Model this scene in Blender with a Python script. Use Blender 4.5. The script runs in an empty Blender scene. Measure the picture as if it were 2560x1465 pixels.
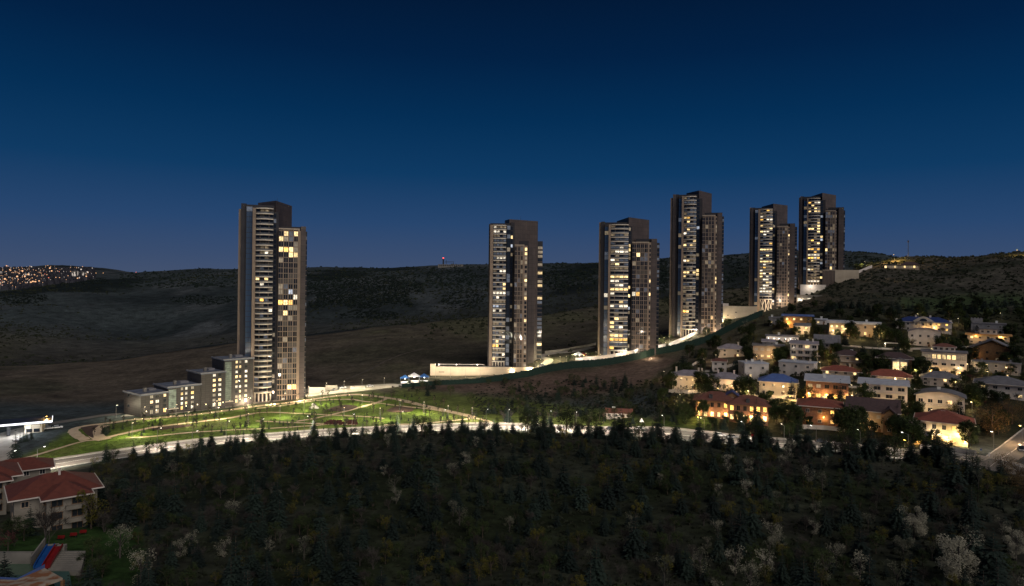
import bpy, math, random
import numpy as np
from math import sin, cos, pi, radians, atan2, sqrt, log, exp

# ------------------------------------------------------------------ camera, sky, sun, exposure
SC = bpy.context.scene
COL = SC.collection
F = 1707.0            # focal length, in pixels of a 2560 px wide frame
HY = 700.0            # eye-level row
CZ = 72.0             # camera height above the street by the first tower
ROLL = radians(0.68)
cam = bpy.data.cameras.new('camera')
cam.sensor_width = 36.0
cam.lens = 36.0 * F / 2560.0
cam.shift_y = (HY - 732.5) / 2560.0
cam.clip_start = 1.0
cam.clip_end = 40000.0
camo = bpy.data.objects.new('camera', cam)
COL.objects.link(camo)
from mathutils import Matrix, Vector
cr, sr = cos(ROLL), sin(ROLL)
camo.matrix_world = Matrix(((cr, -sr, 0, 0), (0, 0, -1, 0), (sr, cr, 0, CZ), (0, 0, 0, 1)))
SC.camera = camo

w = bpy.data.worlds.new('World')
SC.world = w
w.use_nodes = True
nt = w.node_tree
for n in list(nt.nodes):
    nt.nodes.remove(n)
out = nt.nodes.new('ShaderNodeOutputWorld')
bg = nt.nodes.new('ShaderNodeBackground')
tc = nt.nodes.new('ShaderNodeTexCoord')
sep = nt.nodes.new('ShaderNodeSeparateXYZ')
ramp = nt.nodes.new('ShaderNodeValToRGB')
nt.links.new(tc.outputs['Generated'], sep.inputs[0])
nt.links.new(sep.outputs['Z'], ramp.inputs[0])
def lin(c):
    return tuple(((v / 255.0 + 0.055) / 1.055) ** 2.4 if v > 10 else v / 255.0 / 12.92 for v in c)
stops = [(0.0, (68, 82, 110)), (0.03, (58, 77, 110)), (0.08, (40, 70, 110)), (0.15, (15, 58, 99)), (0.23, (4, 46, 85)), (0.31, (2, 33, 68)), (0.40, (2, 23, 51)), (1.0, (4, 16, 36))]
els = ramp.color_ramp.elements
while len(els) < len(stops):
    els.new(0.5)
for e, (p, c) in zip(els, stops):
    e.position = p
    e.color = lin(c) + (1,)
sky = nt.nodes.new('ShaderNodeTexSky')
sky.sky_type = 'NISHITA'
sky.sun_disc = False
sky.sun_elevation = radians(-4)
sky.sun_rotation = radians(205)
skym = nt.nodes.new('ShaderNodeMix'); skym.data_type = 'RGBA'; skym.blend_type = 'ADD'
skym.inputs[0].default_value = 0.01
nt.links.new(ramp.outputs[0], skym.inputs[6])
nt.links.new(sky.outputs[0], skym.inputs[7])
nt.links.new(skym.outputs[2], bg.inputs[0])
bg.inputs[1].default_value = 1.0
nt.links.new(bg.outputs[0], out.inputs[0])

sd = bpy.data.lights.new('sun', 'SUN')
sd.energy = 1.5
sd.angle = radians(55)
sd.color = (1.0, 0.93, 0.87)
so = bpy.data.objects.new('sun', sd)
COL.objects.link(so)
so.rotation_euler = Vector((-0.42, 0.75, -0.62)).to_track_quat('-Z', 'Y').to_euler()

SC.view_settings.view_transform = 'Standard'
SC.view_settings.look = 'None'
SC.view_settings.exposure = 0.0
SC.view_settings.gamma = 1.0
SC.view_settings.use_curve_mapping = False
SC.render.engine = 'CYCLES'
cy = SC.cycles
cy.use_denoising = True
cy.max_bounces = 4
cy.diffuse_bounces = 2
cy.glossy_bounces = 2
cy.transmission_bounces = 2
cy.caustics_reflective = False
cy.caustics_refractive = False
cy.sample_clamp_indirect = 2.0
cy.sample_clamp_direct = 0.0
cy.use_light_tree = True
SC.render.use_persistent_data = False

RND = random.Random(7)

# ------------------------------------------------------------------ materials
M = {}
def nodes(name):
    m = bpy.data.materials.new(name)
    m.use_nodes = True
    t = m.node_tree
    return m, t, t.nodes['Principled BSDF']

def pm(name, c, c2=None, scale=0.5, rough=0.8, bump=0.0, bscale=3.0, spec=0.3, metal=0.0, detail=4.0, sharp=(0.35, 0.65)):
    m, t, b = nodes(name)
    if c2 is None:
        c2 = tuple(v * 0.75 for v in c)
    co = t.nodes.new('ShaderNodeTexCoord')
    nz = t.nodes.new('ShaderNodeTexNoise')
    nz.inputs['Scale'].default_value = scale
    nz.inputs['Detail'].default_value = detail
    t.links.new(co.outputs['Object'], nz.inputs['Vector'])
    r = t.nodes.new('ShaderNodeValToRGB')
    r.color_ramp.elements[0].position = sharp[0]
    r.color_ramp.elements[1].position = sharp[1]
    r.color_ramp.elements[0].color = tuple(c2) + (1,)
    r.color_ramp.elements[1].color = tuple(c) + (1,)
    t.links.new(nz.outputs['Fac'], r.inputs[0])
    t.links.new(r.outputs[0], b.inputs['Base Color'])
    b.inputs['Roughness'].default_value = rough
    b.inputs['Specular IOR Level'].default_value = spec
    b.inputs['Metallic'].default_value = metal
    if bump:
        n2 = t.nodes.new('ShaderNodeTexNoise')
        n2.inputs['Scale'].default_value = bscale
        t.links.new(co.outputs['Object'], n2.inputs['Vector'])
        bm = t.nodes.new('ShaderNodeBump')
        bm.inputs['Strength'].default_value = bump
        t.links.new(n2.outputs['Fac'], bm.inputs['Height'])
        t.links.new(bm.outputs[0], b.inputs['Normal'])
    M[name] = m
    return m

def leafmat(name, c, c2, scale=0.6):
    m, t, b = nodes(name)
    oi = t.nodes.new('ShaderNodeObjectInfo')
    co = t.nodes.new('ShaderNodeTexCoord')
    nz = t.nodes.new('ShaderNodeTexNoise')
    nz.inputs['Scale'].default_value = scale
    nz.inputs['Detail'].default_value = 3
    t.links.new(co.outputs['Object'], nz.inputs['Vector'])
    ad = t.nodes.new('ShaderNodeMath'); ad.operation = 'MULTIPLY_ADD'
    ad.inputs[1].default_value = 0.55; ad.inputs[2].default_value = -0.28
    t.links.new(oi.outputs['Random'], ad.inputs[0])
    ad2 = t.nodes.new('ShaderNodeMath'); ad2.operation = 'ADD'
    t.links.new(ad.outputs[0], ad2.inputs[0]); t.links.new(nz.outputs['Fac'], ad2.inputs[1])
    r = t.nodes.new('ShaderNodeValToRGB')
    r.color_ramp.elements[0].position = 0.25; r.color_ramp.elements[1].position = 0.75
    r.color_ramp.elements[0].color = tuple(c2) + (1,); r.color_ramp.elements[1].color = tuple(c) + (1,)
    t.links.new(ad2.outputs[0], r.inputs[0])
    t.links.new(r.outputs[0], b.inputs['Base Color'])
    b.inputs['Roughness'].default_value = 0.8
    b.inputs['Specular IOR Level'].default_value = 0.2
    M[name] = m
    return m

def em(name, c, s, vary=0.0, scale=0.8, base=(0.3, 0.28, 0.25)):
    m, t, b = nodes(name)
    b.inputs['Base Color'].default_value = tuple(base) + (1,)
    b.inputs['Roughness'].default_value = 0.4
    b.inputs['Emission Color'].default_value = tuple(c) + (1,)
    b.inputs['Emission Strength'].default_value = s
    if vary:
        oi = t.nodes.new('ShaderNodeObjectInfo')
        co = t.nodes.new('ShaderNodeTexCoord')
        nz = t.nodes.new('ShaderNodeTexNoise'); nz.noise_dimensions = '4D'
        nz.inputs['Scale'].default_value = scale
        t.links.new(co.outputs['Object'], nz.inputs['Vector'])
        ml = t.nodes.new('ShaderNodeMath'); ml.operation = 'MULTIPLY'; ml.inputs[1].default_value = 60.0
        t.links.new(oi.outputs['Random'], ml.inputs[0]); t.links.new(ml.outputs[0], nz.inputs['W'])
        mr = t.nodes.new('ShaderNodeMapRange')
        mr.inputs['From Min'].default_value = 0.3; mr.inputs['From Max'].default_value = 0.7
        mr.inputs['To Min'].default_value = s * (1 - vary); mr.inputs['To Max'].default_value = s * (1 + vary)
        t.links.new(nz.outputs['Fac'], mr.inputs['Value'])
        m2 = t.nodes.new('ShaderNodeMath'); m2.operation = 'MULTIPLY_ADD'; m2.inputs[1].default_value = 0.9; m2.inputs[2].default_value = 0.45
        t.links.new(oi.outputs['Random'], m2.inputs[0])
        m3 = t.nodes.new('ShaderNodeMath'); m3.operation = 'MULTIPLY'
        t.links.new(mr.outputs[0], m3.inputs[0]); t.links.new(m2.outputs[0], m3.inputs[1])
        t.links.new(m3.outputs[0], b.inputs['Emission Strength'])
    M[name] = m
    return m

def glass(name, c, rough=0.06, spec=0.6):
    m, t, b = nodes(name)
    b.inputs['Base Color'].default_value = tuple(c) + (1,)
    b.inputs['Roughness'].default_value = rough
    b.inputs['Specular IOR Level'].default_value = spec
    b.inputs['IOR'].default_value = 1.55
    M[name] = m
    return m

def tilemat(name, c, c2, scale=3.0):
    m, t, b = nodes(name)
    co = t.nodes.new('ShaderNodeTexCoord')
    wv = t.nodes.new('ShaderNodeTexWave'); wv.bands_direction = 'X'
    wv.inputs['Scale'].default_value = scale; wv.inputs['Distortion'].default_value = 0.6
    t.links.new(co.outputs['Object'], wv.inputs['Vector'])
    nz = t.nodes.new('ShaderNodeTexNoise'); nz.inputs['Scale'].default_value = 0.9; nz.inputs['Detail'].default_value = 6
    t.links.new(co.outputs['Object'], nz.inputs['Vector'])
    r = t.nodes.new('ShaderNodeValToRGB')
    r.color_ramp.elements[0].position = 0.3; r.color_ramp.elements[1].position = 0.7
    r.color_ramp.elements[0].color = tuple(c2) + (1,); r.color_ramp.elements[1].color = tuple(c) + (1,)
    t.links.new(nz.outputs['Fac'], r.inputs[0]); t.links.new(r.outputs[0], b.inputs['Base Color'])
    bm = t.nodes.new('ShaderNodeBump'); bm.inputs['Strength'].default_value = 0.5; bm.inputs['Distance'].default_value = 0.1
    t.links.new(wv.outputs['Fac'], bm.inputs['Height']); t.links.new(bm.outputs[0], b.inputs['Normal'])
    b.inputs['Roughness'].default_value = 0.75
    M[name] = m
    return m

pm('tan', (0.30, 0.225, 0.168), (0.24, 0.18, 0.135), 0.25, 0.7)
pm('tan_light', (0.46, 0.37, 0.28), (0.38, 0.30, 0.23), 0.3, 0.7)
pm('navy_panel', (0.040, 0.037, 0.042), (0.030, 0.028, 0.033), 0.2, 0.6)
pm('slab', (0.72, 0.63, 0.52), (0.62, 0.54, 0.44), 0.4, 0.7)
def panelmat(name, c, c2, pw=3.2, ph=3.2):
    m, t, b = nodes(name)
    co = t.nodes.new('ShaderNodeTexCoord'); sp = t.nodes.new('ShaderNodeSeparateXYZ'); cb = t.nodes.new('ShaderNodeCombineXYZ')
    ad = t.nodes.new('ShaderNodeMath'); ad.operation = 'ADD'
    t.links.new(co.outputs['Object'], sp.inputs[0]); t.links.new(sp.outputs['X'], ad.inputs[0]); t.links.new(sp.outputs['Y'], ad.inputs[1])
    t.links.new(ad.outputs[0], cb.inputs['X']); t.links.new(sp.outputs['Z'], cb.inputs['Y'])
    br = t.nodes.new('ShaderNodeTexBrick'); br.offset = 0.0
    br.inputs['Scale'].default_value = 1.0; br.inputs['Brick Width'].default_value = pw; br.inputs['Row Height'].default_value = ph
    br.inputs['Mortar Size'].default_value = 0.10; br.inputs['Mortar Smooth'].default_value = 0.3
    br.inputs['Color1'].default_value = tuple(c) + (1,); br.inputs['Color2'].default_value = tuple(c2) + (1,); br.inputs['Mortar'].default_value = tuple(v * 0.45 for v in c2) + (1,)
    t.links.new(cb.outputs[0], br.inputs['Vector'])
    nz = t.nodes.new('ShaderNodeTexNoise'); nz.inputs['Scale'].default_value = 0.12; nz.inputs['Detail'].default_value = 5
    t.links.new(co.outputs['Object'], nz.inputs['Vector'])
    mr = t.nodes.new('ShaderNodeMapRange'); mr.inputs['From Min'].default_value = 0.3; mr.inputs['From Max'].default_value = 0.7; mr.inputs['To Min'].default_value = 0.78; mr.inputs['To Max'].default_value = 1.15
    t.links.new(nz.outputs['Fac'], mr.inputs['Value'])
    vm = t.nodes.new('ShaderNodeVectorMath'); vm.operation = 'SCALE'
    t.links.new(br.outputs['Color'], vm.inputs[0]); t.links.new(mr.outputs[0], vm.inputs['Scale']); t.links.new(vm.outputs[0], b.inputs['Base Color'])
    b.inputs['Roughness'].default_value = 0.6
    M[name] = m
panelmat('brown_panel', (0.090, 0.068, 0.062), (0.070, 0.054, 0.050))
panelmat('dark_brick', (0.040, 0.034, 0.034), (0.030, 0.026, 0.026), 2.4, 1.2)
pm('dark_metal', (0.05, 0.05, 0.055), (0.035, 0.035, 0.04), 1.0, 0.45, metal=0.3)
pm('concrete', (0.24, 0.22, 0.19), (0.16, 0.148, 0.13), 0.25, 0.85, 0.15, 2.0)
pm('cream_wall', (0.56, 0.47, 0.35), (0.46, 0.38, 0.28), 0.15, 0.85, 0.1, 2.0)
pm('asphalt', (0.17, 0.155, 0.14), (0.12, 0.11, 0.10), 0.12, 0.85, 0.1, 6.0)
pm('paving', (0.40, 0.36, 0.31), (0.30, 0.27, 0.23), 0.3, 0.85, 0.15, 3.0)
pm('sand_path', (0.52, 0.40, 0.28), (0.42, 0.32, 0.22), 0.35, 0.9, 0.2, 3.0)
pm('dirt', (0.115, 0.095, 0.072), (0.070, 0.060, 0.045), 0.15, 0.95, 0.3, 2.0)
pm('soil', (0.060, 0.030, 0.024), (0.035, 0.02, 0.016), 0.8, 0.95, 0.4, 3.0)
pm('kerb', (0.45, 0.43, 0.40), (0.34, 0.32, 0.30), 0.6, 0.85)
pm('paint_white', (0.75, 0.74, 0.70), (0.6, 0.59, 0.56), 1.0, 0.7)
pm('white_wall', (0.64, 0.57, 0.51), (0.52, 0.46, 0.41), 0.3, 0.85, 0.05, 2.0)
pm('villa_wall', (0.25, 0.22, 0.18), (0.18, 0.16, 0.13), 0.3, 0.85, 0.1, 2.0)
pm('rose_wall', (0.66, 0.56, 0.51), (0.56, 0.47, 0.43), 0.3, 0.85)
pm('cream_house', (0.60, 0.51, 0.41), (0.50, 0.42, 0.33), 0.3, 0.85)
pm('orange_wall', (0.55, 0.30, 0.12), (0.46, 0.24, 0.09), 0.4, 0.85)
pm('brick_wall', (0.26, 0.13, 0.085), (0.19, 0.095, 0.065), 1.6, 0.9, 0.2, 8.0)
pm('grey_wall', (0.26, 0.25, 0.26), (0.20, 0.195, 0.20), 0.4, 0.85)
pm('wood_wall', (0.22, 0.12, 0.055), (0.15, 0.08, 0.035), 1.2, 0.7)
pm('tan_house', (0.50, 0.38, 0.27), (0.42, 0.31, 0.22), 0.4, 0.85)
pm('roof_blue', (0.09, 0.15, 0.36), (0.07, 0.11, 0.28), 0.5, 0.5)
pm('roof_navy', (0.035, 0.055, 0.17), (0.025, 0.04, 0.13), 0.5, 0.5)
pm('roof_grey', (0.17, 0.165, 0.18), (0.12, 0.118, 0.13), 0.5, 0.7)
pm('roof_mauve', (0.27, 0.24, 0.27), (0.20, 0.18, 0.20), 0.5, 0.7)
pm('roof_pale', (0.48, 0.49, 0.54), (0.38, 0.39, 0.44), 0.4, 0.6)
pm('roof_flat', (0.17, 0.19, 0.24), (0.10, 0.115, 0.15), 0.25, 0.8)
tilemat('roof_red', (0.27, 0.075, 0.048), (0.18, 0.05, 0.034), 2.2)
tilemat('roof_villa', (0.170, 0.046, 0.030), (0.115, 0.030, 0.021), 2.2)
tilemat('roof_redbrown', (0.19, 0.072, 0.05), (0.13, 0.05, 0.036), 2.2)
tilemat('roof_brown', (0.085, 0.05, 0.05), (0.055, 0.034, 0.036), 2.0)
pm('fence_green', (0.012, 0.034, 0.025), (0.006, 0.019, 0.015), 1.5, 0.8, 0.5, 4.0)
pm('bark', (0.10, 0.075, 0.055), (0.06, 0.045, 0.035), 2.0, 0.95, 0.4, 8.0)
pm('bark_grey', (0.09, 0.078, 0.068), (0.055, 0.047, 0.042), 2.0, 0.95)
leafmat('needles', (0.020, 0.033, 0.025), (0.008, 0.014, 0.012))
leafmat('leaves', (0.042, 0.060, 0.018), (0.018, 0.028, 0.010))
leafmat('leaves_yellow', (0.120, 0.104, 0.016), (0.045, 0.045, 0.010))
leafmat('grass', (0.085, 0.125, 0.022), (0.050, 0.080, 0.014))
leafmat('blossom', (0.36, 0.335, 0.25), (0.05, 0.058, 0.034), 0.45)
leafmat('twigs', (0.072, 0.062, 0.055), (0.034, 0.029, 0.026))
leafmat('leaves_red', (0.085, 0.030, 0.028), (0.045, 0.016, 0.016))
leafmat('shrub', (0.032, 0.038, 0.021), (0.012, 0.016, 0.011))
leafmat('willow', (0.15, 0.095, 0.035), (0.085, 0.055, 0.022))
pm('water', (0.075, 0.13, 0.085), (0.06, 0.105, 0.07), 0.2, 0.08, 0.08, 1.5, spec=0.5)
pm('slide_blue', (0.014, 0.075, 0.26), (0.010, 0.055, 0.20), 0.8, 0.35)
pm('slide_red', (0.20, 0.014, 0.014), (0.15, 0.010, 0.010), 0.8, 0.35)
pm('rust', (0.28, 0.12, 0.055), (0.40, 0.33, 0.25), 0.45, 0.85, 0.2, 2.0, sharp=(0.42, 0.55))
pm('tyre', (0.02, 0.02, 0.02), None, 2.0, 0.9)
pm('car_white', (0.72, 0.72, 0.72), (0.66, 0.66, 0.66), 1.0, 0.25, spec=0.6)
pm('car_dark', (0.04, 0.045, 0.055), (0.035, 0.04, 0.05), 1.0, 0.25, spec=0.6)
pm('car_red', (0.45, 0.02, 0.02), (0.4, 0.018, 0.018), 1.0, 0.25, spec=0.6)
pm('car_silver', (0.40, 0.41, 0.43), (0.36, 0.37, 0.39), 1.0, 0.25, metal=0.4)
pm('white_cloth', (0.72, 0.72, 0.74), (0.6, 0.6, 0.63), 6.0, 0.9)
pm('skin', (0.40, 0.25, 0.18), None, 3.0, 0.6)
pm('post', (0.30, 0.29, 0.27), (0.24, 0.23, 0.22), 1.0, 0.5, metal=0.4)
pm('canopy_blue', (0.05, 0.16, 0.42), (0.04, 0.12, 0.34), 0.8, 0.7)
pm('rock', (0.45, 0.43, 0.41), (0.25, 0.24, 0.23), 0.6, 0.95, 0.5, 2.0)
glass('glass_dark', (0.018, 0.022, 0.028))
glass('glass_blue', (0.05, 0.08, 0.13), 0.15, 1.0)
glass('glass_rail', (0.10, 0.10, 0.10), 0.2)
em('lit_warm', (1.0, 0.70, 0.30), 1.7, 0.75, 1.3)
em('lit_amber', (1.0, 0.54, 0.11), 2.0, 0.75, 1.3)
em('lit_white', (1.0, 0.88, 0.68), 1.2, 0.75, 1.3)
em('lit_cool', (0.72, 0.82, 1.0), 0.5, 0.55)
em('lit_dim', (1.0, 0.74, 0.42), 0.15, 0.8)
em('lit_green', (0.62, 0.78, 0.52), 0.20, 0.85, 0.5, base=(0.05, 0.06, 0.05))
em('curtain', (0.9, 0.75, 0.6), 0.012, 0.8, base=(0.065, 0.055, 0.048))
em('curtain_cool', (0.62, 0.75, 1.0), 0.075, 0.8, base=(0.11, 0.12, 0.14))
em('lamp_warm', (1.0, 0.80, 0.48), 6.0)
em('lamp_white', (1.0, 0.95, 0.88), 7.0)
em('lamp_amber', (1.0, 0.55, 0.10), 14.0)
em('lamp_red', (1.0, 0.05, 0.03), 8.0)
em('lamp_blue', (0.25, 0.3, 1.0), 5.0)
em('strip_white', (0.90, 0.92, 1.0), 2.2)
em('city_amber', (1.0, 0.50, 0.22), 1.3)
em('city_white', (1.0, 0.86, 0.74), 0.8)
em('city_red', (1.0, 0.16, 0.08), 1.3)
pm('city_house', (0.06, 0.06, 0.075), (0.035, 0.035, 0.045), 0.02, 0.9)
em('city_dim', (0.8, 0.75, 0.8), 0.10)

# ------------------------------------------------------------------ helpers
class MB:
    def __init__(s):
        s.v = []; s.f = []; s.mi = []
    def add(s, vs, fs, m=0):
        o = len(s.v)
        s.v.extend(vs)
        for q in fs:
            s.f.append(tuple(i + o for i in q)); s.mi.append(m)
        return s
    def box(s, x0, x1, y0, y1, z0, z1, m=0):
        vs = [(x0, y0, z0), (x1, y0, z0), (x1, y1, z0), (x0, y1, z0), (x0, y0, z1), (x1, y0, z1), (x1, y1, z1), (x0, y1, z1)]
        return s.add(vs, [(3, 2, 1, 0), (4, 5, 6, 7), (0, 1, 5, 4), (1, 2, 6, 5), (2, 3, 7, 6), (3, 0, 4, 7)], m)
    def prism(s, poly, z0, z1, m=0):
        n = len(poly)
        zt = z1 if isinstance(z1, (list, tuple)) else [z1] * n
        zb = z0 if isinstance(z0, (list, tuple)) else [z0] * n
        vs = [(p[0], p[1], zb[i]) for i, p in enumerate(poly)] + [(p[0], p[1], zt[i]) for i, p in enumerate(poly)]
        fs = [tuple(range(n - 1, -1, -1)), tuple(range(n, 2 * n))]
        for i in range(n):
            j = (i + 1) % n
            fs.append((i, j, j + n, i + n))
        return s.add(vs, fs, m)
    def tube(s, p0, p1, r0, r1, n=6, m=0, cap=True):
        p0 = Vector(p0); p1 = Vector(p1)
        d = p1 - p0
        if d.length < 1e-6:
            return s
        q = d.to_track_quat('Z', 'Y')
        vs = []
        for (p, r) in ((p0, r0), (p1, r1)):
            for k in range(n):
                a = 2 * pi * k / n
                vs.append(tuple(p + q @ Vector((r * cos(a), r * sin(a), 0))))
        fs = [(k, (k + 1) % n, n + (k + 1) % n, n + k) for k in range(n)]
        if cap:
            fs += [tuple(range(n - 1, -1, -1)), tuple(range(n, 2 * n))]
        return s.add(vs, fs, m)
    def ball(s, c, r, m=0, sz=1.0, n=8, k=5):
        vs = [(c[0], c[1], c[2] - r * sz)]
        for i in range(1, k):
            t = pi * i / k
            for j in range(n):
                a = 2 * pi * j / n
                vs.append((c[0] + r * sin(t) * cos(a), c[1] + r * sin(t) * sin(a), c[2] - r * sz * cos(t)))
        vs.append((c[0], c[1], c[2] + r * sz))
        fs = [(0, 1 + (j + 1) % n, 1 + j) for j in range(n)]
        for i in range(k - 2):
            b0 = 1 + i * n; b1 = b0 + n
            fs += [(b0 + j, b0 + (j + 1) % n, b1 + (j + 1) % n, b1 + j) for j in range(n)]
        L = len(vs) - 1; b0 = 1 + (k - 2) * n
        fs += [(b0 + j, b0 + (j + 1) % n, L) for j in range(n)]
        return s.add(vs, fs, m)
    def mesh(s, name, mats):
        me = bpy.data.meshes.new(name)
        me.from_pydata(s.v, [], s.f)
        if not isinstance(mats, (list, tuple)):
            mats = [mats]
        for m in mats:
            me.materials.append(M[m])
        if len(mats) > 1:
            me.polygons.foreach_set('material_index', s.mi)
        me.update()
        return me
    def build(s, name, mats, parent=None, loc=(0, 0, 0), rz=0.0):
        return obj(name, s.mesh(name, mats), parent, loc, rz)

def obj(name, me, parent=None, loc=(0, 0, 0), rz=0.0):
    o = bpy.data.objects.new(name, me)
    COL.objects.link(o)
    o.location = loc
    if rz:
        o.rotation_euler = (0, 0, rz)
    if parent is not None:
        o.parent = parent
    return o

def tag(o, label=None, cat=None, group=None, kind=None):
    if label: o['label'] = label
    if cat: o['category'] = cat
    if group: o['group'] = group
    if kind: o['kind'] = kind
    return o

def thing(name, loc, rz, label, cat, group=None):
    o = obj(name, None, None, loc, rz)
    o.empty_display_size = 0.5
    return tag(o, label, cat, group)

MC = {}
def cbox(name, mat, sx, sy, sz):
    """box mesh centred in x, from y=0 back to sy, from z=0 up; shared between alike pieces"""
    k = (name, mat, round(sx, 2), round(sy, 2), round(sz, 2))
    if k not in MC:
        MC[k] = MB().box(-sx / 2, sx / 2, 0, sy, 0, sz).mesh(name, mat)
    return MC[k]

def lamp(parent, loc, power, color=(1, 0.8, 0.5), r=0.25, name='light', cone=None):
    l = bpy.data.lights.new(name, 'SPOT' if cone else 'POINT')
    l.energy = power
    l.color = color
    l.shadow_soft_size = r
    if cone:
        l.spot_size = radians(cone[0]); l.spot_blend = 0.6
    o = obj(name, l, parent, loc)
    if cone:
        o.rotation_euler = Vector(cone[1]).to_track_quat('-Z', 'Y').to_euler()
    return o
WARM = (1.0, 0.78, 0.45); AMB = (1.0, 0.58, 0.16); WHT = (1.0, 0.90, 0.76); COOL = (0.85, 0.92, 1.0)

# ------------------------------------------------------------------ terrain
def ray(px, py):
    u = (px - 1280.0) / F; v = (HY - py) / F
    return u * cr - v * sr, u * sr + v * cr      # x/y and z/y slopes

def proj(x, y, z):
    """world point -> pixel of the photograph"""
    a = x / y; s = (z - CZ) / y
    u = a * cr + s * sr; v = -a * sr + s * cr
    return 1280 + F * u, HY - F * v

CP = []
def cp(px, py, D):
    a, s = ray(px, py); CP.append((a, log(D), s))
def cw(px, D, z):
    CP.append(((px - 1280.0) / F, log(D), (z - CZ) / D))

for t in [(-250, 1465, 130), (100, 1465, 130), (640, 1465, 135), (1280, 1465, 138), (1900, 1465, 140), (2500, 1465, 140), (2850, 1465, 140),
          (-250, 1330, 160), (60, 1330, 162), (300, 1330, 165), (640, 1330, 168), (1280, 1330, 172), (1900, 1330, 172), (2500, 1330, 170), (2850, 1330, 168),
          (-200, 1230, 210), (200, 1205, 228), (640, 1200, 215), (1280, 1200, 215), (1900, 1200, 212), (2500, 1210, 205), (2850, 1210, 205),
          (-150, 1195, 250), (110, 1163, 264), (400, 1120, 283), (680, 1090, 299), (1000, 1070, 312), (1280, 1066, 316), (1600, 1078, 304), (1900, 1105, 282), (2200, 1132, 260), (2440, 1152, 246), (2800, 1200, 225),
          (2500, 1130, 260), (2545, 1098, 284), (2750, 1050, 315),
          (-200, 1130, 290), (20, 1110, 300), (60, 1080, 318), (0, 1040, 355), (150, 1000, 420), (250, 1100, 298), (330, 1048, 340), (500, 1035, 358), (700, 1050, 343), (900, 1040, 350), (1180, 1045, 335),
          (1000, 1000, 402), (1280, 1020, 370), (1500, 1040, 345), (690, 1003, 405), (850, 978, 428), (1000, 968, 443), (450, 1005, 400), (-250, 1040, 355), (-250, 960, 500),
          (1100, 957, 463), (1280, 945, 482), (1480, 917, 515), (1640, 880, 545), (1760, 840, 575), (1900, 785, 620), (1285, 985, 420), (1480, 980, 420), (1620, 940, 450),
          (1290, 926, 500), (1400, 892, 540), (1573, 890, 540), (1743, 835, 592), (1935, 772, 715), (2055, 712, 800), (2000, 762, 650), (2110, 698, 780), (2180, 670, 820),
          (1700, 990, 362), (1700, 930, 430), (1800, 895, 465), (1850, 960, 395), (1850, 850, 520), (1750, 1050, 312),
          (2000, 1060, 308), (2000, 1000, 345), (2000, 950, 385), (2000, 900, 430), (2000, 850, 478), (2000, 810, 525), (2000, 780, 585),
          (2300, 1105, 278), (2300, 1040, 320), (2300, 970, 372), (2300, 900, 428), (2300, 850, 472), (2300, 815, 508), (2300, 760, 595), (2300, 715, 690), (2300, 672, 790),
          (2540, 1000, 338), (2540, 930, 395), (2540, 860, 455), (2540, 790, 535), (2540, 720, 635), (2540, 665, 735), (2800, 930, 400), (2800, 790, 540), (2800, 665, 740), (2800, 600, 850),
          (2560, 631, 850), (2500, 634, 850), (2440, 641, 860), (2350, 646, 880), (2260, 643, 900),
          (-250, 925, 600), (0, 917, 620), (200, 906, 640), (400, 884, 660), (590, 860, 690), (780, 840, 720), (950, 817, 760), (1200, 791, 830), (1480, 758, 930), (1650, 735, 1000), (1830, 715, 1050),
          (300, 950, 530), (600, 920, 560), (850, 910, 560), (1050, 880, 600), (1200, 850, 660), (1420, 830, 700), (1650, 790, 760), (1830, 760, 830),
          (-250, 850, 1050), (0, 852, 1020), (300, 850, 1120), (600, 830, 1150), (900, 795, 1220), (1200, 768, 1250),
          (0, 790, 1300), (300, 800, 1350), (300, 750, 1650), (600, 770, 1450), (600, 720, 1800), (900, 745, 1500), (900, 695, 2000), (1200, 735, 1450), (1200, 695, 1800), (1450, 735, 1250), (1450, 695, 1650), (1700, 690, 1500), (1850, 675, 1500), (2100, 665, 1350),
          (-250, 745, 1700), (0, 727, 1700), (100, 722, 1750), (200, 704, 1950), (270, 692, 2250), (330, 682, 2500), (420, 677, 2550), (600, 672, 2600), (800, 669, 2600), (1000, 669, 2600), (1100, 663, 2500), (1200, 661, 2450), (1360, 658, 2350), (1480, 656, 2250), (1660, 645, 2100), (1800, 640, 2000), (1870, 634, 1950), (2000, 632, 1900), (2110, 634, 1850), (2200, 638, 1800),
          (-250, 715, 4000), (0, 714, 4000), (100, 705, 4300), (200, 694, 4600), (-250, 675, 5600), (0, 674, 5600), (70, 669, 5800), (135, 663, 6000), (190, 666, 6000), (260, 670, 6200), (320, 680, 6400)]:
    cp(*t)
for t in [(0, 800, -36), (300, 850, -34), (600, 900, -18), (900, 950, -5), (1200, 1010, 8), (1480, 1100, 28), (1830, 1250, 50), (2250, 1200, 78), (2560, 1150, 85), (2800, 1200, 85),
          (-250, 2600, -35), (0, 2600, -35), (150, 3000, -25), (400, 3600, 55), (700, 3800, 80), (1100, 3800, 95), (1500, 3400, 100), (1900, 2900, 120), (2300, 2800, 110), (2800, 2800, 110),
          (0, 9000, 40), (400, 9000, 30), (1000, 9000, 60), (1600, 9000, 60), (2200, 9000, 60), (2800, 9000, 60), (-250, 9000, 40),
          (0, 90, 12), (1280, 90, 13), (2560, 90, 13), (-300, 60, 13), (2860, 60, 13), (1280, 60, 13)]:
    cw(*t)
CP = np.array(CP)
KA = 2.2
cx = np.stack([CP[:, 0] * KA, CP[:, 1]], 1)
def tps_k(d2):
    return np.where(d2 > 1e-12, 0.5 * d2 * np.log(np.maximum(d2, 1e-12)), 0.0)
n_ = len(cx)
A_ = np.zeros((n_ + 3, n_ + 3))
A_[:n_, :n_] = tps_k(((cx[:, None] - cx[None]) ** 2).sum(-1)) + np.eye(n_) * 1e-4
A_[:n_, n_] = 1; A_[:n_, n_ + 1:] = cx
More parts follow.
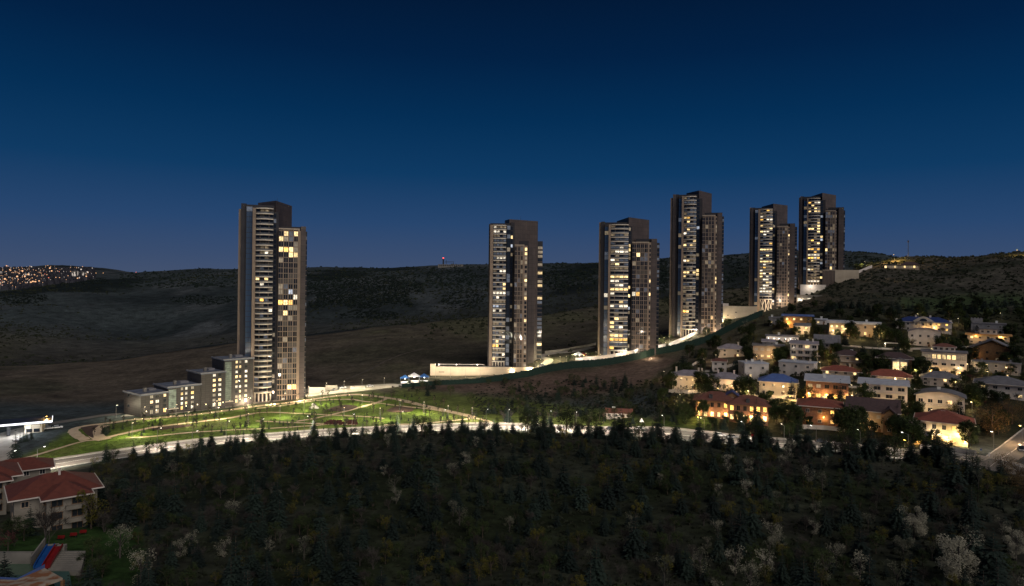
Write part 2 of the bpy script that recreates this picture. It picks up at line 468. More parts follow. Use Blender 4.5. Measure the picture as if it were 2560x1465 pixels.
A_[n_, :n_] = 1; A_[n_ + 1:, :n_] = cx.T
W_ = np.linalg.solve(A_, np.concatenate([CP[:, 2], np.zeros(3)]))

NA, ND = 640, 430
AV = np.linspace(-1.25, 1.25, NA)
LV = np.linspace(log(62), log(11000), ND)
GA, GL = np.meshgrid(AV, LV)
q = np.stack([GA.ravel() * KA, GL.ravel()], 1)
q[:, 0] = np.clip(q[:, 0], -0.93 * KA, 0.93 * KA)
S = np.zeros(len(q))
for i in range(0, len(q), 40000):
    d2 = ((q[i:i + 40000, None] - cx[None]) ** 2).sum(-1)
    S[i:i + 40000] = tps_k(d2) @ W_[:n_] + W_[n_] + q[i:i + 40000] @ W_[n_ + 1:]
S = S.reshape(ND, NA)

_nr = np.random.RandomState(3)
_tab = _nr.rand(256, 256)
def vnoise(x, y):
    xi = np.floor(x).astype(int); yi = np.floor(y).astype(int)
    fx = x - xi; fy = y - yi
    fx = fx * fx * (3 - 2 * fx); fy = fy * fy * (3 - 2 * fy)
    g = lambda a, b: _tab[a % 256, b % 256]
    return (g(xi, yi) * (1 - fx) + g(xi + 1, yi) * fx) * (1 - fy) + (g(xi, yi + 1) * (1 - fx) + g(xi + 1, yi + 1) * fx) * fy
def fbm(x, y, sc, o=4):
    r = 0; am = 1; tot = 0
    for k in range(o):
        r = r + am * (vnoise(x / sc + 17.3 * k, y / sc + 9.1 * k) - 0.5); tot += am; am *= 0.5; sc *= 0.5
    return r / tot * 2
GD = np.exp(GL)
GX = GA * GD
Z = CZ + S * GD
# rolling relief: ravines on the far hillsides, small unevenness nearer
far = np.clip((GD - 620) / 700, 0, 1)
crest = np.clip((GD - 1500) / 900, 0, 1)
Z = Z + far * (1 - 0.75 * crest) * (fbm(GX + 0.3 * GD, GD * 0.8, 420, 5) * 26 - np.abs(fbm(GX, GD, 260, 4)) * 18)
Z = Z + np.clip((GD - 430) / 300, 0, 1) * (1 - far) * fbm(GX, GD, 90, 4) * 3.0
right = np.clip((GA - 0.42) / 0.12, 0, 1) * np.clip((GD - 520) / 100, 0, 1) * np.clip((1000 - GD) / 150, 0, 1)
Z = Z + right * fbm(GX, GD, 70, 5) * 6
front = np.clip((290 - GD) / 50, 0, 1)
Z = Z + front * fbm(GX, GD, 40, 4) * 1.6 * np.clip((GX + 75) / 30, 0, 1)
Z = Z + crest * fbm(GX, GD, 90, 3) * 5
# a terrace round the pool and the villas in the lower left
pad = np.clip((150 - GD) / 8, 0, 1) * np.clip((-62 - GX) / 6, 0, 1)

def _idx(x, y):
    a = x / y; l = log(y)
    i = (a - AV[0]) / (AV[1] - AV[0]); j = (l - LV[0]) / (LV[1] - LV[0])
    i = min(max(i, 0), NA - 1.001); j = min(max(j, 0), ND - 1.001)
    return int(i), int(j), i - int(i), j - int(j)
def zt(x, y):
    i, j, fi, fj = _idx(x, y)
    return (Z[j, i] * (1 - fi) + Z[j, i + 1] * fi) * (1 - fj) + (Z[j + 1, i] * (1 - fi) + Z[j + 1, i + 1] * fi) * fj
def G(px, py, dmin=100.0):
    """first ground point under a photograph pixel"""
    a, s = ray(px, py)
    D = dmin
    prev = None
    while D < 10500:
        z = zt(a * D, D)
        e = CZ + s * D - z
        if e <= 0:
            if prev is not None:
                D0, e0 = prev
                D = D0 + (D - D0) * e0 / (e0 - e)
            return Vector((a * D, D, zt(a * D, D)))
        prev = (D, e)
        D *= 1.008
    return Vector((a * 3000, 3000, CZ + s * 3000))

# ------------------------------------------------------------------ ground sheet with its land cover
ROADPX = [(-200, 1222), (-60, 1196), (100, 1167), (176, 1155), (302, 1136), (402, 1121), (503, 1108), (640, 1095), (816, 1082), (962, 1075), (1118, 1069), (1238, 1067), (1326, 1069), (1414, 1074), (1502, 1078), (1590, 1081), (1678, 1086), (1730, 1091), (1830, 1101), (1911, 1107), (2029, 1115), (2118, 1122), (2226, 1135), (2326, 1141), (2389, 1147), (2460, 1158), (2540, 1176), (2680, 1205), (2800, 1232)]
ROADW = [G(*p) for p in ROADPX]
_ra = np.array([p.x / p.y for p in ROADW]); _rd = np.array([p.y for p in ROADW])
# smooth the road's height profile a little and bed the ground to it
def road_depth(a):
    return np.interp(a, _ra, _rd)

def px_poly_mask(poly):
    pts = []
    for i, p in enumerate(poly):
        w0 = G(*p); pts.append((w0.x / w0.y, log(w0.y)))
    inside = np.zeros(GA.shape, bool)
    j = len(pts) - 1
    for i in range(len(pts)):
        xi, yi = pts[i]; xj, yj = pts[j]
        if abs(yj - yi) > 1e-9:
            c = ((yi > GL) != (yj > GL)) & (GA < (xj - xi) * (GL - yi) / (yj - yi) + xi)
            inside ^= c
        j = i
    return inside
def blur(m, k=2):
    m = m.astype(float)
    for _ in range(k):
        m = (m + np.roll(m, 1, 0) + np.roll(m, -1, 0) + np.roll(m, 1, 1) + np.roll(m, -1, 1)) / 5
    return m
cover = np.zeros(GA.shape + (3,))
def put(mask, c):
    global cover
    m = np.clip(mask, 0, 1)[..., None]
    cover = cover * (1 - m) + np.array(c) * m
n1 = fbm(GX, GD, 120, 5); n2 = fbm(GX + 500, GD, 340, 5); n3 = fbm(GX, GD + 300, 30, 4)
cover[:] = (0.048, 0.060, 0.063)
put(np.clip(n2 * 2.2 + 0.15, 0, 1) * far, (0.026, 0.034, 0.036))
put(np.clip(n1 * 3.0 - 0.1, 0, 1) * far, (0.074, 0.083, 0.088))
put(np.clip(-n2 * 5 - 1.1, 0, 1) * np.clip((GD - 1100) / 200, 0, 1), (0.013, 0.019, 0.018))
put((1 - far) * np.clip((GD - 380) / 60, 0, 1), (0.105, 0.080, 0.052))
put((1 - far) * np.clip((GD - 380) / 60, 0, 1) * np.clip(n1 * 3 + 0.2, 0, 1), (0.068, 0.066, 0.034))
put(np.clip((GA - 0.20) / 0.05, 0, 1) * np.clip((640 - GD) / 60, 0, 1) * np.clip((GD - 260) / 30, 0, 1), (0.030, 0.032, 0.018))
put(right, (0.066, 0.062, 0.050))
put(right * np.clip(n3 * 4, 0, 1), (0.030, 0.034, 0.024))
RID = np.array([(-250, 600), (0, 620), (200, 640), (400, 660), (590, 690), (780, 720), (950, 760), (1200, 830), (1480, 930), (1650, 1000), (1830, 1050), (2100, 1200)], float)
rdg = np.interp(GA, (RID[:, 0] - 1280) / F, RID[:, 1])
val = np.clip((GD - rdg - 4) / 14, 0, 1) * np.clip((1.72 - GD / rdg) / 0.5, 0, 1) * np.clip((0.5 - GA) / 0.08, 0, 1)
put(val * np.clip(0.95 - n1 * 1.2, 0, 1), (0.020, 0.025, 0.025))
fld = np.clip((GD - 400) / 40, 0, 1) * np.clip((rdg + 2 - GD) / 10, 0, 1) * np.clip((0.42 - GA) / 0.05, 0, 1)
put(fld * 0.8, (0.096, 0.080, 0.062))
put(fld * np.clip(n1 * 3.5 - 0.1, 0, 1) * 0.7, (0.060, 0.058, 0.038))
put(fld * np.clip((GA + 0.28) / 0.1, 0, 1) * np.clip(-n1 * 3 + 0.4, 0, 1) * 0.85, (0.092, 0.090, 0.050))  # lit look of the hill spur painted in as lighter olive
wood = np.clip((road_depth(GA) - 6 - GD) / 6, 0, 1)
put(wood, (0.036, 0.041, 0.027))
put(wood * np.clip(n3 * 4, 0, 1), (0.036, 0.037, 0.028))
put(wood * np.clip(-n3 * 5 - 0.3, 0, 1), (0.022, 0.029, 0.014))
LAWN = [(40, 1150), (110, 1120), (176, 1078), (250, 1062), (330, 1050), (640, 1014), (860, 983), (910, 980), (1010, 988), (1130, 1025), (1240, 1056), (1250, 1066), (1100, 1066), (960, 1070), (640, 1088), (400, 1114), (110, 1160), (60, 1168)]
put(blur(px_poly_mask([(980, 972), (1130, 985), (1300, 1000), (1480, 1020), (1650, 1050), (1660, 1082), (1500, 1074), (1240, 1062), (1100, 1020), (1000, 990)]), 3), (0.105, 0.132, 0.034))
put(blur(px_poly_mask(LAWN), 2), (0.085, 0.135, 0.020))
put(blur(px_poly_mask(LAWN), 2) * np.clip(n3 * 3, 0, 1), (0.095, 0.118, 0.028))
put(blur(px_poly_mask([(0, 1410), (0, 1340), (120, 1335), (240, 1310), (340, 1300), (370, 1400), (340, 1465), (0, 1465)]), 3), (0.026, 0.055, 0.014))
put(blur(px_poly_mask([(1000, 966), (1120, 958), (1300, 950), (1480, 925), (1640, 888), (1690, 900), (1600, 960), (1480, 985), (1280, 985), (1100, 975)]), 3), (0.130, 0.090, 0.072))
put(blur(px_poly_mask([(1640, 1040), (1760, 1040), (1800, 1062), (1760, 1078), (1650, 1075)]), 2), (0.055, 0.085, 0.020))
put(blur(px_poly_mask([(2250, 742), (2560, 735), (2560, 785), (2380, 780), (2250, 770)]), 3), (0.042, 0.062, 0.028))

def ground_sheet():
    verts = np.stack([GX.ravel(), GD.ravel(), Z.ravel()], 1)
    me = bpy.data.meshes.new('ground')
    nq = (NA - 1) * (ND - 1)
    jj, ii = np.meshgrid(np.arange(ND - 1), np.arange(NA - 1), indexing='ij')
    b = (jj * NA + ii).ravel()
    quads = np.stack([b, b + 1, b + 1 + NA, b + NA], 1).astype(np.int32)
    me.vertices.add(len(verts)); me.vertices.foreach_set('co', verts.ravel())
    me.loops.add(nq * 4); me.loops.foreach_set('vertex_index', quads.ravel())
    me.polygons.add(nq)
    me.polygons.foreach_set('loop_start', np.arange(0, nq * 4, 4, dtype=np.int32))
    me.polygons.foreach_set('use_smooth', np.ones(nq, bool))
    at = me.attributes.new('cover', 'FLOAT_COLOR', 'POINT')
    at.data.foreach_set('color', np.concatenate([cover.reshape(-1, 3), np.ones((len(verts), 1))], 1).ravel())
    me.update(calc_edges=True)
    m, t, b = nodes('ground')
    an = t.nodes.new('ShaderNodeAttribute'); an.attribute_name = 'cover'
    co = t.nodes.new('ShaderNodeTexCoord')
    fac = None
    for sc, det in ((0.35, 6), (0.05, 6)):
        nz = t.nodes.new('ShaderNodeTexNoise'); nz.inputs['Scale'].default_value = sc; nz.inputs['Detail'].default_value = det; nz.inputs['Roughness'].default_value = 0.65
        t.links.new(co.outputs['Object'], nz.inputs['Vector'])
        mr = t.nodes.new('ShaderNodeMapRange'); mr.inputs['From Min'].default_value = 0.3; mr.inputs['From Max'].default_value = 0.7
        mr.inputs['To Min'].default_value = 0.5; mr.inputs['To Max'].default_value = 1.45
        t.links.new(nz.outputs['Fac'], mr.inputs['Value'])
        if fac is None:
            fac = mr.outputs[0]
            bm = t.nodes.new('ShaderNodeBump'); bm.inputs['Strength'].default_value = 0.6; bm.inputs['Distance'].default_value = 1.0
            t.links.new(nz.outputs['Fac'], bm.inputs['Height']); t.links.new(bm.outputs[0], b.inputs['Normal'])
        else:
            ml = t.nodes.new('ShaderNodeMath'); ml.operation = 'MULTIPLY'
            t.links.new(fac, ml.inputs[0]); t.links.new(mr.outputs[0], ml.inputs[1]); fac = ml.outputs[0]
    vm = t.nodes.new('ShaderNodeVectorMath'); vm.operation = 'SCALE'
    t.links.new(an.outputs['Color'], vm.inputs[0]); t.links.new(fac, vm.inputs['Scale'])
    t.links.new(vm.outputs[0], b.inputs['Base Color'])
    b.inputs['Roughness'].default_value = 0.95
    b.inputs['Specular IOR Level'].default_value = 0.1
    me.materials.append(m)
    o = obj('ground', me)
    return tag(o, kind='structure')
ground_sheet()

# ------------------------------------------------------------------ roads and paths, draped on the ground
def smooth_line(pts, step=2.0):
    P = [Vector((p.x, p.y, 0)) for p in pts]
    P = [P[0] * 2 - P[1]] + P + [P[-1] * 2 - P[-2]]
    outp = []
    for i in range(1, len(P) - 2):
        n = max(2, int((P[i + 1] - P[i]).length / step))
        for k in range(n):
            t = k / n
            outp.append(0.5 * ((2 * P[i]) + (P[i + 1] - P[i - 1]) * t + (2 * P[i - 1] - 5 * P[i] + 4 * P[i + 1] - P[i + 2]) * t * t + (3 * P[i] - P[i - 1] - 3 * P[i + 1] + P[i + 2]) * t ** 3))
    outp.append(P[-2])
    return outp

def strip(name, pts, width, mat, lift=0.1, off=0.0, step=2.0, nw=4, thick=0.0, ragged=0.0):
    L = smooth_line(pts, step)
    vs = []; fs = []
    n = len(L)
    rr = random.Random(len(L) * 31 + int(width * 10))
    for i, p in enumerate(L):
        d = (L[min(i + 1, n - 1)] - L[max(i - 1, 0)]).normalized()
        nn = Vector((-d.y, d.x, 0))
        e0 = rr.uniform(-ragged, ragged); e1 = rr.uniform(-ragged, ragged)
        for k in range(nw + 1):
            wv = off + (k / nw - 0.5) * width
            if k == 0: wv += e0
            if k == nw: wv += e1
            q_ = p + nn * wv
            vs.append((q_.x, q_.y, zt(q_.x, q_.y) + lift))
    for i in range(n - 1):
        for k in range(nw):
            a = i * (nw + 1) + k
            fs.append((a, a + nw + 1, a + nw + 2, a + 1))
    mb = MB().add(vs, fs)
    if thick:
        lo = [(x, y, z - thick) for x, y, z in vs]
        o0 = len(vs)
        mb.v.extend(lo)
        for i in range(n - 1):
            a = i * (nw + 1); c = a + nw
            mb.f += [(a, a + o0, a + nw + 1 + o0, a + nw + 1), (c, c + nw + 1, c + nw + 1 + o0, c + o0)]
            mb.mi += [0, 0]
    return mb.build(name, mat)

RW = 15.0
tag(strip('road', ROADW, RW, 'asphalt', 0.16, nw=8), kind='structure')
tag(strip('kerb', ROADW, 0.5, 'kerb', 0.30, RW / 2 + 0.25, nw=1, thick=0.4), kind='structure')
tag(strip('kerb', ROADW, 0.5, 'kerb', 0.30, -RW / 2 - 0.25, nw=1, thick=0.4), kind='structure')
tag(strip('pavement', ROADW, 2.4, 'paving', 0.28, RW / 2 + 1.75, nw=2), kind='structure')
tag(strip('road_marking', ROADW, 0.22, 'paint_white', 0.172, 0.25, nw=1), kind='structure')
tag(strip('road_marking', ROADW, 0.22, 'paint_white', 0.172, -0.25, nw=1), kind='structure')
tag(strip('road_marking', ROADW, 0.18, 'paint_white', 0.172, RW / 2 - 0.5, nw=1), kind='structure')
SIDE = [G(2452, 1163), G(2490, 1142), G(2520, 1122), G(2548, 1100), G(2580, 1075), G(2640, 1040)]
SIDE[0] = SIDE[1] * 2 - SIDE[2]
tag(strip('road', SIDE, 9.0, 'asphalt', 0.20, -2.2, nw=5), kind='structure')
tag(strip('kerb', SIDE, 0.5, 'kerb', 0.36, 2.55, nw=1, thick=0.4), kind='structure')
tag(strip('road_marking', SIDE, 0.16, 'paint_white', 0.212, -2.2, nw=1), kind='structure')

def PX(*pts):
    return [G(*p) for p in pts]
PATHS = [
    ([(334, 1049), (377, 1047), (427, 1042), (503, 1035), (578, 1025), (640, 1016), (715, 1008), (778, 999), (841, 990), (879, 987), (906, 987), (967, 995), (1004, 1001), (1067, 1016), (1118, 1028), (1183, 1043)], 4.6),
    ([(640, 1022), (766, 1005), (820, 1000), (879, 999), (904, 1003), (942, 1007), (967, 1011), (1005, 1016), (1067, 1022), (1118, 1030)], 2.2),
    ([(967, 996), (942, 1007), (891, 1021), (854, 1031), (829, 1037), (778, 1048), (741, 1054)], 2.6),
    ([(566, 1047), (610, 1038), (640, 1033), (678, 1031), (741, 1034), (829, 1038), (929, 1043), (960, 1047)], 2.2),
    ([(640, 1053), (715, 1056), (778, 1059), (829, 1060)], 2.2),
    ([(891, 1062), (829, 1061), (791, 1064), (703, 1070), (640, 1073), (553, 1077), (453, 1084), (377, 1092), (314, 1096)], 2.2),
    ([(640, 1033), (566, 1047), (478, 1057), (390, 1068), (330, 1080), (277, 1092), (251, 1100)], 3.0),
    ([(1183, 1043), (1168, 1048), (1105, 1055), (1040, 1060), (960, 1063)], 2.6),
    ([(1183, 1045), (1218, 1053), (1240, 1062)], 2.6),
    ([(334, 1050), (290, 1056), (251, 1061), (214, 1066), (190, 1072), (182, 1078), (195, 1090), (214, 1101)], 4.2),
    ([(262, 1064), (244, 1072), (238, 1082), (246, 1094), (262, 1100)], 5.5),
    ([(250, 1100), (214, 1103), (176, 1113), (126, 1128), (58, 1147)], 2.4),
]
for i, (p, wd) in enumerate(PATHS):
    tag(strip('path', PX(*p), wd, 'sand_path', 0.13 + 0.006 * i, nw=2, step=2.5, ragged=0.25), kind='structure')
tag(strip('street', PX((120, 1060), (200, 1048), (262, 1038), (300, 1036)), 7.0, 'asphalt', 0.14, nw=3), kind='structure')
tag(strip('street', PX((300, 1042), (380, 1040), (450, 1033), (560, 1021), (640, 1010), (700, 1003), (760, 990), (850, 979), (930, 973), (1000, 967), (1040, 961)), 6.5, 'paving', 0.12, 3.5, nw=3), kind='structure')
tag(strip('street', PX((1340, 925), (1360, 912), (1372, 900), (1352, 890), (1420, 880), (1480, 868)), 7.0, 'paving', 0.15, nw=3), kind='structure')
tag(strip('dirt_track', PX((2060, 722), (2090, 706), (2120, 693), (2150, 682), (2185, 670)), 6.0, 'dirt', 0.2, nw=2, ragged=0.9), kind='structure')
tag(strip('dirt_track', PX((862, 950), (900, 935), (960, 905), (1010, 885), (1060, 872)), 2.6, 'dirt', 0.2, nw=2, ragged=0.9), kind='structure')
tag(strip('dirt_track', PX((770, 852), (880, 845), (1000, 838), (1100, 832)), 2.2, 'dirt', 0.25, nw=2, ragged=0.9), kind='structure')

def patch(name, poly, mat, lift, sub=10):
    """flat bed on the ground from an outline of ground points, filled as a fan of rings"""
    W0 = [G(*p) for p in poly]
    W0 = smooth_line(W0 + [W0[0]], 3.0)[:-1]
    c = sum((p for p in W0), Vector((0, 0, 0))) / len(W0)
    vs = [(c.x, c.y, zt(c.x, c.y) + lift)]; fs = []
    n = len(W0)
    for r in range(1, sub + 1):
        for p in W0:
            q_ = c + (p - c) * (r / sub)
            vs.append((q_.x, q_.y, zt(q_.x, q_.y) + lift))
    for i in range(n):
        fs.append((0, 1 + i, 1 + (i + 1) % n))
    for r in range(sub - 1):
        for i in range(n):
            a = 1 + r * n + i; b = 1 + r * n + (i + 1) % n
            fs.append((a, a + n, b + n, b))
    return MB().add(vs, fs).build(name, mat)
Z5 = lambda x, y: (640 + x / 3.977, 900 + y / 3.977)
Z3 = lambda x, y: (x / 3.977, 960 + y / 3.977)
for lb, pts in (('oval reddish soil bed beside the pale boulder mound', [Z5(700, 497), Z5(780, 465), Z5(870, 448), Z5(960, 452), Z5(1015, 465), Z5(960, 492), Z5(880, 510), Z5(780, 512)]),
            ('oval reddish soil bed under the long sweeping path', [Z5(1290, 508), Z5(1340, 480), Z5(1410, 462), Z5(1500, 470), Z5(1565, 485), Z5(1550, 512), Z5(1460, 522), Z5(1360, 522)]),
            ('long narrow soil strip along the lower sandy path', [Z3(1480, 448), Z3(1650, 420), Z3(1800, 408), Z3(1925, 402), Z3(1880, 425), Z3(1750, 442), Z3(1600, 462)])):
    tag(patch('flower_bed', pts, 'soil', 0.16, 6), lb, 'flower bed', 'soil beds in the park')
tag(patch('soil_bed', [Z3(800, 436), Z3(900, 418), Z3(985, 412), Z3(945, 445), Z3(922, 480), Z3(930, 520), Z3(925, 540), Z3(860, 505)], 'soil', 0.2, 6), 'dark soil triangle enclosed by the looping sandy path beside the station', 'flower bed')
tag(patch('forecourt', [(-120, 1150), (-60, 1105), (30, 1075), (110, 1060), (118, 1068), (70, 1085), (44, 1105), (30, 1148), (-20, 1170)], 'paving', 0.14, 8), kind='structure')
tag(patch('plaza', [(764, 992), (768, 972), (830, 968), (930, 962), (985, 960), (1000, 966), (930, 975), (850, 984)], 'paving', 0.16, 6), kind='structure')
tag(patch('pavement', [(2395, 1152), (2420, 1137), (2468, 1143), (2470, 1150), (2440, 1158)], 'paving', 0.36, 4), kind='structure')

for p, wd in (([(1660, 950), (1720, 936), (1780, 926), (1870, 902), (1960, 896), (2050, 890)], 4.5), ([(2000, 1070), (2100, 1044), (2160, 1034), (2250, 1046), (2290, 1062)], 4.5), ([(2000, 858), (2100, 863), (2200, 872), (2300, 872), (2420, 868), (2520, 866)], 4.5), ([(1870, 996), (1960, 996), (2010, 1005), (2110, 1006)], 4.0), ([(2120, 968), (2280, 972), (2290, 1000), (2420, 1010)], 4.0)):
    tag(strip('lane', PX(*p), wd, 'paving', 0.15, nw=2), kind='structure')

# ------------------------------------------------------------------ residential towers
def at_depth(px, py, D):
    a, s = ray(px, py)
    return Vector((a * D, D, CZ + s * D))

class Frame:
    """local frame of a building: origin at its base, -y turned to the viewer's side of the valley"""
    def __init__(s, px, py, D=None):
        s.O = at_depth(px, py, D) if D else G(px, py)
        s.az = atan2(s.O.x, s.O.y)
        s.c, s.s = cos(s.az), sin(s.az)
    def L(s, px, py, ly):
        t, sl = ray(px, py)
        lx = (t * (s.O.y + ly * s.c) - s.O.x - ly * s.s) / (s.c + t * s.s)
        y = s.O.y - lx * s.s + ly * s.c
        return lx, CZ + sl * y - s.O.z

def pick(rr, table):
    r = rr.random(); acc = 0
    for m, p in table:
        acc += p
        if r < acc: return m
    return table[-1][0]

def curved_slab(name, mat, x0, x1, y, sag, depth, z0, z1, n=10):
    pts = []
    for k in range(n + 1):
        t = k / n
        pts.append((x0 + (x1 - x0) * t, y - sag * (1 - (2 * t - 1) ** 2)))
    return MB().prism(pts + [(x1, y + depth), (x0, y + depth)], z0, z1).mesh(name, mat)
def curved_rail(x0, x1, y, sag, z0, z1, n=10):
    mb = MB(); pts = []
    for k in range(n + 1):
        t = k / n
        pts.append((x0 + (x1 - x0) * t, y + 0.12 - sag * (1 - (2 * t - 1) ** 2)))
    for k in range(n):
        a, b = pts[k], pts[k + 1]
        mb.prism([a, b, (b[0], b[1] + 0.05), (a[0], a[1] + 0.05)], z0, z1)
    return mb.mesh('railing', 'glass_rail')

def tower(label, D, base, N, fins, walls, glassc, balc, recess, core, grid, par, pier, end, back, seed, tb, tg, tgrid, zb=5.0, flood=900.0, sag=2.4, np_=4, lits=None, gy=0.0):
    rr = random.Random(seed)
    fr = Frame(base[0], base[1], D)
    root = thing('residential_tower', fr.O, -fr.az, label, 'tower', 'towers along the ridge road')
    L = fr.L
    ztop = L(balc[0], balc[2], 2)[1]
    fh = (ztop - zb) / N
    def bx_(name, mat, p0, p1, pt, y, d, zl=-6.0):
        x0, z = L(p0, pt, y); x1, _ = L(p1, pt, y)
        return MB().box(x0, x1, y, y + d, zl, z).build(name, mat, root)
    for i, (mat, p0, p1, pt, y, d) in enumerate(fins):
        bx_('facade_fin', mat, p0, p1, pt, y, d)
    for (mat, p0, p1, pt, y, d) in walls:
        bx_('wall_panel', mat, p0, p1, pt, y, d)
    # curtain-wall strip, one pane per storey
    if glassc:
        p0, p1, pt, y = glassc
        x0, z = L(p0, pt, y); x1, _ = L(p1, pt, y)
        MB().box(x0, x1, y, y + 3, -6, z).build('curtain_wall', 'navy_panel', root)
        n = int(z / fh)
        for k in range(n):
            m = pick(rr, tg)
            obj('glass_pane', cbox('glass_pane', m, x1 - x0 - 0.3, 0.12, fh - 0.3), root, ((x0 + x1) / 2, y - 0.12, k * fh + 0.4))
    # balcony stack
    p0, p1, pt, y = balc
    x0, z = L(p0, pt, y); x1, _ = L(p1, pt, y)
    MB().box(x0, x1, y + 2.1, y + 6, -6, z).build('recessed_wall', 'navy_panel', root)
    slab = curved_slab('balcony_slab', 'slab', x0, x1, y, sag, 2.1, 0, 0.62)
    rail = curved_rail(x0, x1, y, sag, 0.62, 1.5)
    bw = (x1 - x0) / np_
    for k in range(N + 1):
        s_ = obj('balcony_slab', slab, root, (0, 0, zb + k * fh - 0.62))
        if k < N:
            obj('railing', rail, s_)
            fl = rr.random()
            rowm = pick(rr, tb)
            for j in range(np_):
                m = rowm if rr.random() < 0.45 else pick(rr, tb)
                if lits and ('b', k, j) in lits: m = lits[('b', k, j)]
                obj('balcony_window', cbox('balcony_window', m, bw - 0.45, 0.15, fh - 1.0), root, (x0 + bw * (j + 0.5), y + 1.95, zb + k * fh + 0.12))  # glazed windows behind each balcony
    for j in (1, np_ - 1) if np_ > 2 else ():
        xx = x0 + bw * j
        MB().box(xx - 0.3, xx + 0.3, y + 1.2, y + 2.09, 0, z - 0.6).build('pier', 'tan', root)
    for j in range(5):
        xx = x0 + 0.6 + (x1 - x0 - 1.2) * j / 4
        MB().tube((xx, y - sag * 0.8 * (1 - (j / 2 - 1) ** 2) + 0.5, -6), (xx, y - sag * 0.8 * (1 - (j / 2 - 1) ** 2) + 0.5, zb - 0.63), 0.38, 0.38, 8).build('column', 'slab', root)
    # recess with a narrow glazed column
    p0, p1, pt, y = recess
    x0, z = L(p0, pt, y); x1, _ = L(p1, pt, y)
    MB().box(x0, x1, y, y + 4, -6, z).build('recess_wall', 'navy_panel', root)
    n = int(z / fh)
    for k in range(1, n):
        m = pick(rr, [('lit_warm', 0.02), ('curtain_cool', 0.03), ('lit_dim', 0.10), ('glass_dark', 0.85)] if seed == 11 else [('lit_warm', 0.10), ('lit_cool', 0.06), ('lit_dim', 0.14), ('glass_dark', 0.70)])
        obj('window', cbox('window', m, (x1 - x0) * 0.45, 0.14, fh - 1.0), root, (x0 + (x1 - x0) * 0.3, y - 0.1, k * fh + 0.5))
    # tall core block
    P3 = [L(*c) for c in core]
    ys = [c[2] for c in core]
    pl = [(P3[0][0], ys[0]), (P3[1][0], ys[1]), (P3[1][0] - 6, ys[1] + 6), (P3[2][0], ys[2])]
    MB().prism(pl, -6, [P3[0][1], P3[1][1], P3[1][1], P3[2][1]]).build('core_block', 'brown_panel', root)
    mb = MB(); cxm = sum(p[0] for p in pl) / 4; cym = sum(p[1] for p in pl) / 4; zm = min(P3[0][1], P3[1][1], P3[2][1])
    mb.tube((cxm, cym, zm - 0.5), (cxm, cym, zm + 4), 0.09, 0.05, 5); mb.tube((cxm - 2.6, cym, zm - 0.5), (cxm - 2.6, cym, zm + 2.6), 0.09, 0.05, 5)
    mb.build('antenna', 'dark_metal', root)
    # lower wing: grid of windows between piers
    p0, p1, pt, y, ncol = grid
    x0, z = L(p0, pt, y); x1, _ = L(p1, pt, y)
    MB().box(x0, x1, y + 0.75, y + 14, -6, z).build('wing_wall', 'brown_panel', root)
    n = int((z - 1.0) / fh); fw = (z - 1.0) / n
    cw_ = (x1 - x0) / ncol
    for j in range(ncol + 1):
        xx = x0 + cw_ * j
        if j == 0: continue
        hw = 0.24 if j < ncol else 0.5
        MB().box(xx - hw, xx + hw, y, y + 0.74, -6, z).build('pier', 'tan', root)
    for j in range(ncol):
        xx = x0 + cw_ * (j + 0.5)
        MB().box(xx - 0.09, xx + 0.09, y + 0.12, y + 0.54, -6, z - 0.1).build('mullion', 'tan', root)
    MB().box(x0, x1 + 0.6, y - 0.05, y + 0.74, z + 0.003, z + 0.8).build('cornice', 'tan_light', root)
    for k in range(n + 1):
        obj('spandrel', cbox('spandrel', 'tan' if k % 1 == 0 else 'brown_panel', x1 - x0 - 0.02, 0.5, 0.42), root, ((x0 + x1) / 2, y + 0.22, k * fw))
    for k in range(n):
        for j in range(ncol):
            m = pick(rr, tgrid)
            if lits and ('g', n - 1 - k, j) in lits: m = lits[('g', n - 1 - k, j)]
            obj('window', cbox('window', m, cw_ - 0.6, 0.2, fw - 0.45), root, (x0 + cw_ * (j + 0.5), y + 0.55, k * fw + 0.43))
    # parapet wall behind, corner pier with small windows, end wall, glazed rear side
    bx_('parapet_wall', 'navy_panel', *par)
    if pier:
        p0, p1, pt, y = pier
        x0, z = L(p0, pt, y); x1, _ = L(p1, pt, y)
        MB().box(x0, x1, y, y + 4, -6, z).build('corner_pier', 'tan', root)
        for k in range(1, int(z / fw)):
            m = pick(rr, [('lit_warm', 0.06), ('lit_dim', 0.15), ('glass_dark', 0.79)])
            if gy and k > n * 0.55: m = pick(rr, [('lit_warm', 0.3), ('lit_dim', 0.3), ('glass_dark', 0.4)])
            obj('window', cbox('window', m, (x1 - x0) * 0.55, 0.2, fw - 1.2), root, (x0 + (x1 - x0) * 0.62, y - 0.08, k * fw + 0.7))
    bx_('end_wall', *end)
    if back:
        p0, p1, pt, y, tbk = back
        x0, z = L(p0, pt, y); x1, _ = L(p1, pt, y)
        MB().box(x0 - 4, x1, y, y + 6, -6, z).build('rear_wall', 'dark_metal', root)
        for k in range(1, int(z / fh)):
            m = pick(rr, tbk(k / (z / fh)))
            obj('window', cbox('window', m, x1 - x0 - 0.2, 0.16, fh - 1.3), root, ((x0 + x1) / 2, y - 0.1, k * fh + 0.3))
            obj('balcony_slab', cbox('rear_slab', 'tan', x1 - x0 + 0.1, 0.5, 0.25), root, ((x0 + x1) / 2, y - 0.35, k * fh))
